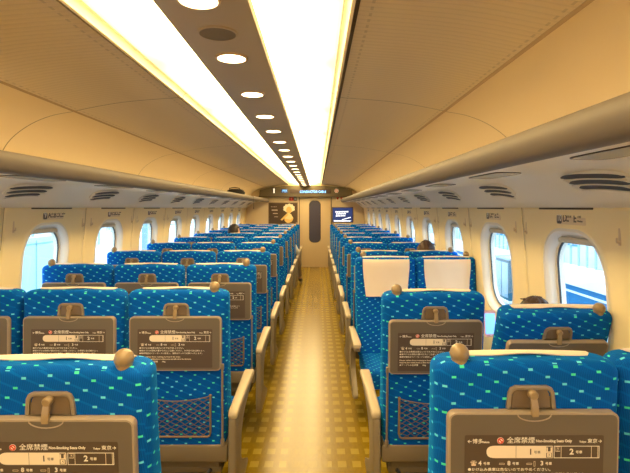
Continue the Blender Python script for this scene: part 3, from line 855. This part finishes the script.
def arm_mesh():
    mb = MB(); mb.tube([(0, -.015, .845), (0, -.016, .80), (0, -.014, .60), (0, -.012, .478)], .0052, 8)
    mb.box((0, -.012, .845), (.014, .016, .03), bev=.004); mb.box((0, -.010, .482), (.018, .016, .036), bev=.005)
    return mb.mesh('tray_arm', RODM)
def rail_mesh():
    mb = MB(); mb.box((0, .045, .424), (.474, .105, .084), bev=.008); mb.box((0, .30, .318), (.40, .50, .035), bev=.005)
    mb.box((0, .10, .36), (.38, .10, .07), bev=.004)
    return mb.mesh('seat_frame', RAIL, angle=45)
def pedestal_mesh():
    mb = MB(); mb.box((0, .30, .155), (.10, .34, .30), bev=.01); mb.box((0, .30, .012), (.16, .46, .024), bev=.006)
    mb.tube([(-.17, .03, .33), (-.12, .02, .27), (.10, .02, .26), (.16, .03, .33)], .009, 6)
    return mb.mesh('pedestal', DARK)
def knob_mesh():
    mb = MB(); mb.sphere((0, 0, .002), .0255, u=18, v=12, sc=(1, 1, 1.0))
    rings = [[(r_*cos(t), r_*sin(t), z) for t in [i*2*pi/16 for i in range(16)]] for z, r_ in ((-.055, .022), (-.03, .0215), (-.015, .021), (-.004, .022))]
    mb.loft(rings); return mb.mesh('grab_knob', KNOB, angle=70)
def side_panel_mesh(s):
    """aisle end panel, s = side of the seat it is on"""
    pts = smoothcurve([(-.010, .235), (-.012, .42), (-.008, .56), (.02, .598), (.20, .602), (.50, .602), (.565, .598), (.560, .578), (.44, .560), (.27, .528), (.175, .465), (.150, .39), (.165, .31), (.30, .24), (.38, .20), (.36, .165), (.06, .165), (.0, .18), (-.010, .235)], 3)[:-1]
    mb = MB()
    x0 = .2505
    def ring_(x, ins):
        cy, cz = .2, .42
        return [(s*x, cy+(y-cy)*(1-ins), cz+(z-cz)*(1-ins*.8)) for y, z in pts]
    mb.loft([ring_(x0, .03), ring_(x0+.005, 0), ring_(x0+.030, 0), ring_(x0+.038, .04)])
    return mb.mesh('side_panel', ARMP, angle=50)
def pad_mesh(s, mid=False):
    mb = MB(); rings = []
    xc = .272 if not mid else .2505
    for y, z, w, h in ((-.006, .602, .016, .02), (0.0, .606, .022, .032), (.02, .612, .024, .036), (.25, .622, .025, .036), (.50, .625, .029, .036), (.565, .624, .029, .032), (.585, .620, .024, .022)):
        rings.append([(s*xc+a, y, z+b_) for a, b_ in rrect(2*w, h, min(w, h/2)*.6, 3)])
    mb.loft(rings); return mb.mesh('armrest', ARMM, angle=60)
def midarm_mesh(s):
    mb = MB(); mb.box((s*.2505, .16, .50), (.022, .05, .20), bev=.006); return mb.mesh('armrest_support', ARMP)
SM = dict(backrest=backrest_mesh(), cover=cover_mesh(), cushion=cushion_mesh(), tray=tray_mesh(), panel=panel_mesh(), prn=print_mesh(), latch=latch_mesh(),
          hook=hook_mesh(), net=net_mesh(), pframe=pocket_frame_mesh(), arm=arm_mesh(), rail=rail_mesh(), ped=pedestal_mesh(), knob=knob_mesh())
for _k, _me in SM.items():
    if _k in ('knob', 'arm', 'ped'): continue
    for v in _me.vertices: v.co.x *= 1.035
for s in (-1, 1): SM['side', s] = side_panel_mesh(s); SM['pad', s] = pad_mesh(s); SM['mpad', s] = pad_mesh(s, True); SM['msup', s] = midarm_mesh(s)
PIV = Vector((0, .06, .44))
def seat(x, y, label, recline=0, flip=False, knobside=0, aisle=0, mid=0, detail=3, group='blue train seats', z_rot_extra=0):
    r = empty('train_seat', (x, y, 0), label, 'seat', group, rot=(0, 0, pi if flip else 0))
    R = Matrix.Translation(PIV) @ Matrix.Rotation(radians(recline), 4, 'X') @ Matrix.Translation(-PIV)
    def part(nm, me, loc=(0, 0, 0), tilt=True, parent=None):
        o = link(nm, me, parent or r)
        if parent is None:
            M_ = Matrix.Translation(loc); M_ = (R @ M_) if (tilt and recline) else M_
            o.location = M_.to_translation(); o.rotation_euler = M_.to_euler()
        return o
    part('backrest', SM['backrest']); part('seat_cushion', SM['cushion'], tilt=False)
    part('headrest_cover', SM['cover'])
    part('seat_frame', SM['rail'], tilt=False)
    part('pedestal', SM['ped'], tilt=False)
    t = part('tray_table', SM['tray'])
    if detail >= 1:
        link('printed_panel', SM['panel'], t)
        link('panel_print', SM['prn'], t)
    l = part('tray_latch', SM['latch'])
    if detail >= 1: link('latch_hook', SM['hook'], l)
    if detail >= 2:
        p = part('pocket_frame', SM['pframe']); link('pocket_net', SM['net'], p)
        for s in (-1, 1): part('tray_arm', SM['arm'], (s*.224, 0, 0))
    if knobside: part('grab_knob', SM['knob'], (knobside*.178, .028, 1.222))
    if aisle: part('side_panel', SM['side', aisle], tilt=False); part('armrest', SM['pad', aisle], tilt=False)
    if mid: part('armrest', SM['mpad', mid], tilt=False); part('armrest_support', SM['msup', mid], tilt=False)
    return r
LX = [('window', -1.697), ('middle', -1.189), ('aisle', -.680)]
RX = [('aisle', .557), ('window', 1.052)]
rowname = ordn
for k in range(11):
    y = SEAT0 + PITCH*k
    rn = ('nearest' if k == 0 else 'farthest' if k == 10 else ordn[k])
    for nm, x in LX:
        if k == 0 and nm != 'aisle': continue
        if k == 1 and nm == 'window': pass
        det = 3 if k < 5 and nm == 'aisle' else (2 if k < 3 else (1 if k < 6 else (2 if nm == 'aisle' else 0)))
        a = 1 if nm == 'aisle' else 0
        kn = 1 if nm == 'aisle' else (-1 if nm == 'window' else 0)
        mid = 0 if nm == 'aisle' else 1
        lab = f'blue speckled {nm} seat seen from behind, left of the aisle in the {rn} row'
        if k == 0: a = 0
        seat(x, y, lab, recline=4.5 if k == 0 else 0, knobside=kn, aisle=a, mid=mid, detail=det, group='blue seats left of the aisle')
    for nm, x in RX:
        det = 3 if k < 5 and nm == 'aisle' else (2 if k < 3 else (1 if k < 6 else (2 if nm == 'aisle' else 0)))
        a = -1 if nm == 'aisle' else 0
        kn = -1 if nm == 'aisle' else 1
        mid = 0 if nm == 'aisle' else -1
        rec = {(0, 'aisle'): 2, (1, 'aisle'): 4, (1, 'window'): 19}.get((k, nm), 0)
        if k == 0: a = 0
        lab = f'blue speckled {nm} seat seen from behind, right of the aisle in the {rn} row'
        if k == 1 and nm == 'window': lab = 'reclined blue speckled window seat at right with dark hair showing over its top'
        if k == 2:
            lab = f'blue {nm} seat turned to face the viewer with a white headrest cover'
            seat(x, y+.56+.08, lab, flip=True, knobside=-kn, aisle=-a, mid=-mid, detail=0, group='blue seats right of the aisle')
            continue
        seat(x, y, lab, recline=rec, knobside=kn, aisle=a, mid=mid, detail=det, group='blue seats right of the aisle')

# ------------------------------------------------------------------ people
def skin_mesh(name, chains, mat):
    """chains: list of lists of (pos, radius); shared start positions are welded"""
    verts, edges, rad, idx = [], [], [], {}
    for ch in chains:
        prev = None
        for p, r_ in ch:
            key = tuple(round(c, 4) for c in p)
            if key not in idx: idx[key] = len(verts); verts.append(p); rad.append(r_)
            i = idx[key]
            if prev is not None and prev != i: edges.append((prev, i))
            prev = i
    me = bpy.data.meshes.new(name); me.from_pydata(verts, edges, [])
    o = bpy.data.objects.new(name, me); C.objects.link(o)
    sm = o.modifiers.new('s', 'SKIN'); 
    sv = me.skin_vertices[0].data if me.skin_vertices else None
    if sv is None:
        bpy.context.view_layer.update()
    bm = bmesh.new(); bm.from_mesh(me); lay = bm.verts.layers.skin.verify()
    for i, v in enumerate(bm.verts):
        v[lay].radius = (rad[i], rad[i]) if not isinstance(rad[i], tuple) else rad[i]
        v[lay].use_root = (i == 0)
    bm.to_mesh(me); bm.free()
    ss = o.modifiers.new('u', 'SUBSURF'); ss.levels = 2; ss.render_levels = 2
    dg = bpy.context.evaluated_depsgraph_get(); dg.update()
    out_ = bpy.data.meshes.new_from_object(o.evaluated_get(dg)); bpy.data.objects.remove(o); bpy.data.meshes.remove(me)
    out_.name = name; out_.materials.clear(); out_.materials.append(mat)
    for p in out_.polygons: p.use_smooth = True
    return out_
def head_verts(c, yaw=0, tilt=0):
    """ellipsoid head with brow, nose, chin and ears; faces +y"""
    bm = bmesh.new(); bmesh.ops.create_uvsphere(bm, u_segments=28, v_segments=20, radius=1)
    for v in bm.verts:
        x, y, z = v.co
        X, Y, Z = x*.075, y*.092, z*.115
        if z < 0: X *= 1-.28*(-z)**1.2; Y *= 1-.12*(-z)
        if y > .3:
            if abs(x) < .22 and -.35 < z < .12: Y += .020*(1-abs(x)/.22)*(1-abs(z+.18)/.32)    # nose
            if .08 < z < .28: Y += .004
            if abs(abs(x)-.38) < .14 and abs(z-.03) < .12: Y -= .007                           # eye sockets
            if abs(z+.50) < .07 and abs(x) < .35: Y += .004                                    # lips
            if z < -.75: Y += .006
        v.co = (X, Y, Z)
    bmesh.ops.recalc_face_normals(bm, faces=bm.faces)
    Rm = Matrix.Translation(c) @ Matrix.Rotation(yaw, 4, 'Z') @ Matrix.Rotation(tilt, 4, 'X')
    bmesh.ops.transform(bm, matrix=Rm, verts=bm.verts)
    return bm, Rm
def person(name_loc, label, ztop, lean=(0, 0), hair=HAIR_B, shirt=SHIRT_D, long_hair=False, pose='laps', yaw=0, trousers=TROU):
    """seated figure; local frame like a seat (faces +y), head crown at ztop"""
    r = empty('person', name_loc, label, 'person')
    hc = Vector((lean[0], .235+lean[1], ztop-.118))
    nk = hc + Vector((0, -.02, -.13)); sh = nk + Vector((0, -.005, -.07))
    pel = Vector((0, .27, .545)); chest = (pel*.35+sh*.65)+Vector((0, -.01, 0)); belly = pel*.7+sh*.3+Vector((0, -.01, 0))
    pel.y += .0
    S, E, W, K, AN, T = {}, {}, {}, {}, {}, {}
    for s in (-1, 1):
        S[s] = sh+Vector((s*.165, 0, -.035)); E[s] = Vector((s*.205, .30, .70 + (ztop-1.30)*.3)); W[s] = Vector((s*.115, .47, .655))
        K[s] = Vector((s*.10, .66, .53)); AN[s] = Vector((s*.10, .70, .11)); T[s] = Vector((s*.11, .86, .045))
    if pose == 'phone':
        W[-1] = Vector((-.16, .49, .74)); E[-1] = Vector((-.20, .30, .66)); E[1] = Vector((.165, .32, .68)); S[1].x -= .02
    if pose == 'aisle':
        S[1] = sh+Vector((.17, 0, -.04)); E[1] = Vector((.265, .26, .70)); W[1] = Vector((.245, .47, .67))
        K[1] = Vector((.23, .64, .54)); AN[1] = Vector((.30, .60, .11)); T[1] = Vector((.33, .74, .045))
    ch = [[(tuple(pel), .115), (tuple(belly), .105), (tuple(chest), .118), (tuple(sh), .085), (tuple(nk), .050), (tuple(hc+Vector((0, -.02, -.03))), .055)]]
    for s in (-1, 1):
        hd = (W[s]-E[s]).normalized(); side_ = Vector((-s, 0, 0))
        palm = W[s]+hd*.055
        ch.append([(tuple(sh), .085), (tuple(S[s]), .052), (tuple((S[s]+E[s])/2), .043), (tuple(E[s]), .036), (tuple((E[s]+W[s])/2), .032), (tuple(W[s]), .023), (tuple(palm), .024)])
        up = Vector((0, 0, 1))
        for i, (o_, ln) in enumerate(((-.026, .060), (-.009, .074), (.009, .070), (.026, .055))):
            a = palm+hd*.028+Vector((o_, 0, 0)); b_ = a+hd*ln*.55+up*-.006; c_ = b_+hd*ln*.35+up*-.02
            ch.append([(tuple(palm), .024), (tuple(a), .0095), (tuple(b_), .0085), (tuple(c_), .0075)])
        th = W[s]+hd*.03+side_*.028
        ch.append([(tuple(palm), .024), (tuple(th), .011), (tuple(th+hd*.035+side_*.012), .0095)])
        hip = pel+Vector((s*.085, .03, -.01))
        ch.append([(tuple(pel), .115), (tuple(hip), .088), (tuple((hip+K[s])/2), .072), (tuple(K[s]), .054), (tuple(K[s]*.55+AN[s]*.45), .050), (tuple(AN[s]), .034), (tuple(AN[s]*.3+T[s]*.7), .032), (tuple(T[s]), .026)])
    me = skin_mesh('body', ch, SKIN)
    bm = bmesh.new(); bm.from_mesh(me); hb, Rm = head_verts(hc, yaw)
    tmp = bpy.data.meshes.new('h'); hb.to_mesh(tmp); hb.free(); bm.from_mesh(tmp); bpy.data.meshes.remove(tmp)
    for s in (-1, 1):   # ears
        q = bmesh.ops.create_uvsphere(bm, u_segments=10, v_segments=8, radius=.03)['verts']
        bmesh.ops.scale(bm, vec=(.35, .7, 1), verts=q); bmesh.ops.transform(bm, matrix=Rm @ Matrix.Translation((s*.076, -.005, -.005)), verts=q)
    for f in bm.faces: f.smooth = True
    bm.to_mesh(me); bm.free()
    link('body', me, r)
    eye = MB(); 
    for s in (-1, 1): eye.sphere(tuple(Rm @ Vector((s*.029, .078, .004))), .011, u=10, v=8)
    eye.build('eyes', simple('eye_dark', (.05, .03, .02), .2), r)
    mo = MB(); mo.sphere(tuple(Rm @ Vector((0, .080, -.052))), .018, sc=(1.1, .35, .25), u=10, v=6); mo.build('mouth', simple('lips', (.42, .16, .12), .5), r)
    # hair: shell over the skull, open at the face
    hm = bmesh.new(); bmesh.ops.create_uvsphere(hm, u_segments=36, v_segments=26, radius=1)
    rnd = random.Random(int(ztop*1000))
    kill = []
    for v in hm.verts:
        x, y, z = v.co
        lo = -.95 if long_hair else -.45
        if z < lo or (y > .45 and z < .42) or (y > .2 and z < -.1): kill.append(v); continue
        a = math.atan2(y, x); w = 1 + .02*sin(a*9+z*5) + .02*rnd.random()
        zz = z*.128 if z > 0 else z*.125
        v.co = (x*.088*w, y*.104*w-.003, zz*w+.003)
    bmesh.ops.delete(hm, geom=kill, context='VERTS')
    bmesh.ops.transform(hm, matrix=Rm, verts=hm.verts)
    # stray locks
    lk = MB(); hv = MB()
    for i in range(40):
        a = rnd.uniform(0, 2*pi); el = rnd.uniform(.25, 1.45)
        d0 = Vector((cos(a)*cos(el)*.086, sin(a)*cos(el)*.100, sin(el)*.126))
        d1 = d0*1.02+Vector((rnd.uniform(-.014, .014), rnd.uniform(-.016, .01), rnd.uniform(-.002, .005)))
        d2 = d1+Vector((rnd.uniform(-.018, .018), rnd.uniform(-.016, .016), rnd.uniform(-.014, .003)))
        hv.tube([tuple(Rm @ d) for d in (d0*.95, (d0+d1)/2*1.02, d1, d2)], [.006, .006, .004, .001], 5)
    tmp = bpy.data.meshes.new('h'); hm.to_mesh(tmp); hm.free()
    hv.add([v.co[:] for v in tmp.vertices], [tuple(p.vertices) for p in tmp.polygons]); bpy.data.meshes.remove(tmp)
    ho = hv.build('hair', hair, r, angle=80, recalc=False)
    so = ho.modifiers.new('t', 'SOLIDIFY'); so.thickness = .006; so.offset = -1
    # clothes
    cl = [[(tuple(pel+Vector((0, 0, -.01))), .128), (tuple(belly), .120), (tuple(chest), .132), (tuple(sh+Vector((0, 0, -.01))), .098)]]
    for s in (-1, 1):
        if pose == 'aisle' or shirt is SHIRT_D or shirt is SHIRT_G: arm = [(tuple(sh+Vector((0, 0, -.01))), .098), (tuple(S[s]), .064), (tuple((S[s]+E[s])/2), .055), (tuple(E[s]), .049), (tuple((E[s]+W[s])/2), .042), (tuple(W[s]*.9+E[s]*.1), .034)]
        else: arm = [(tuple(sh+Vector((0, 0, -.01))), .098), (tuple(S[s]), .064), (tuple((S[s]+E[s])/2), .058)]
        cl.append(arm)
    link('shirt', skin_mesh('shirt', cl, shirt), r)
    tl = [[(tuple(pel+Vector((0, 0, -.03))), .125), (tuple(pel+Vector((0, 0, .03))), .12)]]
    for s in (-1, 1):
        hip = pel+Vector((s*.085, .03, -.01))
        tl.append([(tuple(pel+Vector((0, 0, -.03))), .125), (tuple(hip), .099), (tuple((hip+K[s])/2), .083), (tuple(K[s]), .066), (tuple(K[s]*.55+AN[s]*.45), .060), (tuple(AN[s]+Vector((0, 0, .02))), .048)])
    link('trousers', skin_mesh('trousers', tl, trousers), r)
    for s in (-1, 1):
        link('shoe', skin_mesh('shoe', [[(tuple(AN[s]+Vector((0, -.02, -.02))), .046), (tuple(AN[s]*.5+T[s]*.5+Vector((0, 0, -.005))), .042), (tuple(T[s]+Vector((0, .01, .0))), .034)]], SHOE), r)
    return r
# window seat of the second row, right (reclined, slumped low)
person((1.035, SEAT0+PITCH-.02, 0), 'person with dark hair slumped in the reclined window seat at right, holding a phone', 1.148, lean=(.070, -.10), hair=HAIR_N, pose='phone')
person((1.035, SEAT0+PITCH*3-.02, 0), 'person with short dark hair in a window seat beyond the white-covered seats', 1.285, lean=(.01, .0), hair=HAIR_N, shirt=SHIRT_G)
person((-1.40, SEAT0+PITCH*6-.02, 0), 'person with black hair turned towards the aisle, seated far down the left side', 1.335, lean=(.06, .02), hair=HAIR_B, shirt=SHIRT_G, yaw=-1.0)
person((-.67, SEAT0+PITCH*8+.0, 0), 'person in a white shirt with one arm and leg out in the aisle', 1.20, lean=(.02, -.02), hair=HAIR_B, shirt=SHIRT_W, pose='aisle', trousers=simple('khaki_trousers', (.16, .11, .06), .8))
# phone held by the reclined passenger
xp, zp = at(491.5, 324.5, 2.78)
ph = empty('smartphone', (xp, 2.80, zp), 'smartphone with a glowing blue screen beside the window-side seats at right', 'phone', rot=(radians(-8), 0, radians(4)))
mb = MB(); mb.prism(rrect(.070, .150, .009, 4), .0, .009); mb.build('phone_case', simple('pink_case', (.80, .45, .45), .4), ph)
mb = MB(); mb.prism(rrect(.060, .118, .003, 2), -.0012, .001); mb.build('phone_screen', PHONE, ph, smooth=False)
mb = MB(); mb.sphere((0, -.0005, -.067), .005, sc=(1, .2, 1), u=12, v=6); mb.build('home_button', WHITEPR, ph)

# black bag on the left rack
bx, bz = -1.53, ZC+.198
bg = empty('duffel_bag', (bx, 9.0, bz), 'black rounded bag lying on the far end of the left luggage rack', 'bag')
rings = []
for i in range(13):
    t = -1+2*i/12; s_ = (1-abs(t)**3)**.5 if abs(t) < 1 else .05
    s_ = max(s_, .25)
    rings.append([(.17*t*1.0+0, .14*s_*math.copysign(abs(cos(a))**.7, cos(a)), .078+.078*s_*math.copysign(abs(sin(a))**.7, sin(a))-.0*(1-s_)) for a in [j*2*pi/20 for j in range(20)]])
mb = MB(); mb.loft(rings); mb.build('bag_body', BAGM, bg, angle=70)
mb = MB(); mb.tube([(-.10, -.10, .11), (-.09, -.13, .165), (0, -.135, .178), (.09, -.13, .165), (.10, -.10, .11)], .008, 8); mb.build('bag_handle', BAGM, bg)
mb = MB(); mb.tube([(-.16, 0, .158*.8), (-.10, 0, .153), (0, 0, .1575), (.10, 0, .153), (.16, 0, .158*.8)], .0025, 6); mb.build('zip', RODM, bg)
# dark strap hanging off the rack end
sx, sz = at(251.3, 204, 9.7)
st = empty('hanging_strap', (CX-.99, 9.7, ZC+.236), 'short dark strap hanging over the far part of the left luggage rack', 'strap')
mb = MB(); pth = [(-.05, -.012), (-.012, .004), (.026, .002), (.036, -.02), (.036, -.10), (.034, -.235)]
vs_ = []
mb.loft([[(x, -.014, z), (x, .014, z), (x+.004, .014, z+.004), (x+.004, -.014, z+.004)] for x, z in pth]); mb.build('webbing', DARK, st, angle=60)
mb = MB(); mb.box((.037, 0, -.245), (.012, .036, .03), bev=.003); mb.build('buckle', DARK, st)

# ------------------------------------------------------------------ outside
tag(MB().box((14, 30, -1.45), (23.6, 110, .3)).build('trackbed', BALLAST, smooth=False), 'grey ballast ground outside right-hand windows', 'ground', kind='structure')
pr = empty('parapet_wall', (7.2, 30, -1.3), 'long blue parapet wall with white coping outside the right windows', 'wall')
MB().box((0, 0, .40), (.3, 110, .80)).build('blue_face', BLUE_OUT, pr, smooth=False)
MB().box((0, 0, 1.0), (.5, 110, .42), bev=.02).build('white_coping', WHITE_OUT, pr, smooth=False)
MB().box((-.17, 0, .60), (.04, 110, .05)).build('pipe_rail', WHITE_OUT, pr, smooth=False)
fn = empty('barred_fence', (7.35, 30, -.10), 'pale fence with vertical bars on the parapet outside right windows', 'fence')
mb = MB()
for i in range(120): mb.box((0, -27+.42*i, .8), (.03, .07, 1.6))
o = mb.build('bars', FENCE_OUT, fn, smooth=False); tag(o, kind='stuff')
mb = MB()
for z in (.04, .85, 1.58): mb.box((0, -2, z), (.06, 54, .07))
for i in range(19): mb.box((0, -27+2.9*i, .85), (.16, .16, 1.7))
mb.build('rails', WHITE_OUT, fn, smooth=False)
bl = empty('trackside_building', (11.5, 26, -1.3), 'pale building with blue windows beyond the fence on the right', 'building')
MB().box((0, 0, 4), (4, 60, 8)).build('building_wall', WHITE_OUT, bl, smooth=False)
mb = MB()
for i in range(18):
    for z in (2.3, 5.1): mb.box((-2.01, -27+3.2*i, z), (.06, 1.5, 1.6))
mb.build('building_windows', simple('blue_window_glass', (.10, .32, .50), .15), bl, smooth=False)
rl = MB()
for x in (3.6, 5.05): rl.box((x, 30, -1.22), (.07, 110, .15), bev=.01)
tag(rl.build('railway_track', STEEL_OUT), 'pair of steel rails on ballast outside right windows', 'railway track')
for yy, hh, lb in ((15.2, 1.25, 'dark teal trackside cabinet on ballast, nearer and taller of two'), (17.4, .95, 'dark teal trackside cabinet on ballast, farther and lower of two')):
    cb = empty('trackside_cabinet', (6.1, yy, -1.3), lb, 'cabinet')
    MB().box((0, 0, hh/2+.05), (.5, 1.1, hh), bev=.02).build('cabinet_body', simple('teal_cabinet', (.03, .12, .17), .5), cb)
    MB().box((0, 0, hh+.08), (.58, 1.2, .07), bev=.01).build('cabinet_roof', STEEL_OUT, cb)
    for q in (-.26, .26): MB().box((-.26, q, hh/2+.05), (.02, .46, hh*.85), bev=.004).build('cabinet_door', STEEL_OUT, cb)
    MB().box((0, 0, .03), (.6, 1.2, .06)).build('plinth', WHITE_OUT, cb)
# platform on the left
pf = MB(); pf.box((-6.1, 30, -.65), (8.0, 110, 1.2)); tag(pf.build('platform', PLATF, smooth=False), 'pale station platform outside left windows', 'platform', kind='structure')
ps = empty('platform_screen', (-4.05, 4.75, -.05), 'pale blue platform screen panel outside the nearest left window', 'screen panel')
MB().box((0, 0, .62), (.14, 5.1, 1.24), bev=.01).build('screen_panel', PALEB, ps)
mb = MB()
for y in (-2.4, -1.2, 0, 1.3, 2.05): mb.box((.072, y, .62), (.006, .02, 1.16))
mb.box((.072, 0, 1.15), (.006, 5.0, .02)); mb.build('panel_joints', simple('panel_joint_blue', (.25, .48, .65), .5), ps, smooth=False)
ss_ = empty('station_stairs', (-6.2, 13, -.05), 'white stair flight with slanting rails on the platform at left', 'stairs')
mb = MB(); n = 16
for i in range(n): mb.box((0, i*.30-2.4, .085+.17*i), (1.6, .30, .17))
mb.build('steps', WHITE_OUT, ss_, smooth=False)
mb = MB()
for x in (-.85, .85):
    for dz in (.35, .65, 1.0): mb.tube([(x, -2.6, dz), (x, 2.4, 2.8+dz)], .03, 6)
    for i in range(9): mb.tube([(x, -2.4+.58*i, .1+.33*i), (x, -2.4+.58*i, 1.1+.33*i)], .02, 6)
mb.build('handrails', STEEL_OUT, ss_)
for i in range(6):
    c = empty('platform_column', (-5.2, 8.5+6*i, -.05), f'slim steel platform column, {ordn[i]} one outside left windows', 'column', 'platform columns')
    MB().box((0, 0, 2.0), (.16, .16, 4.0), bev=.01).build('column_shaft', STEEL_OUT, c)
    MB().box((0, 0, .06), (.3, .3, .12), bev=.01).build('column_base', WHITE_OUT, c)
fr = MB()
fr.box((-9.6, 30, 1.0), (.1, 100, .08)); fr.box((-9.6, 30, .5), (.1, 100, .08))
for i in range(40): fr.box((-9.6, -15+2.4*i, .5), (.08, .08, 1.1))
tag(fr.build('platform_railing', STEEL_OUT, smooth=False), 'low steel railing at the far edge of the left platform', 'railing')

# ------------------------------------------------------------------ world, camera, view
w = bpy.data.worlds.new('World'); bpy.context.scene.world = w; w.use_nodes = True
bgn = w.node_tree.nodes['Background']; bgn.inputs[0].default_value = (.62, .83, 1.0, 1); bgn.inputs[1].default_value = 3.0
cam = bpy.data.cameras.new('camera'); co = bpy.data.objects.new('camera', cam); C.objects.link(co)
cam.sensor_width = 36; cam.lens = FPX*36/630
cam.shift_x = -(317.3-315)/630; cam.shift_y = -(236.5-207.8)/630
co.location = (0, 0, EYE); co.rotation_euler = (pi/2, 0, 0); cam.clip_start = .02; cam.clip_end = 300
sc = bpy.context.scene; sc.camera = co
sc.view_settings.view_transform = 'Standard'; sc.view_settings.look = 'None'
sc.view_settings.gamma = 1; sc.view_settings.use_curve_mapping = False
sc.view_settings.exposure = 0.72
sc.cycles.use_denoising = True
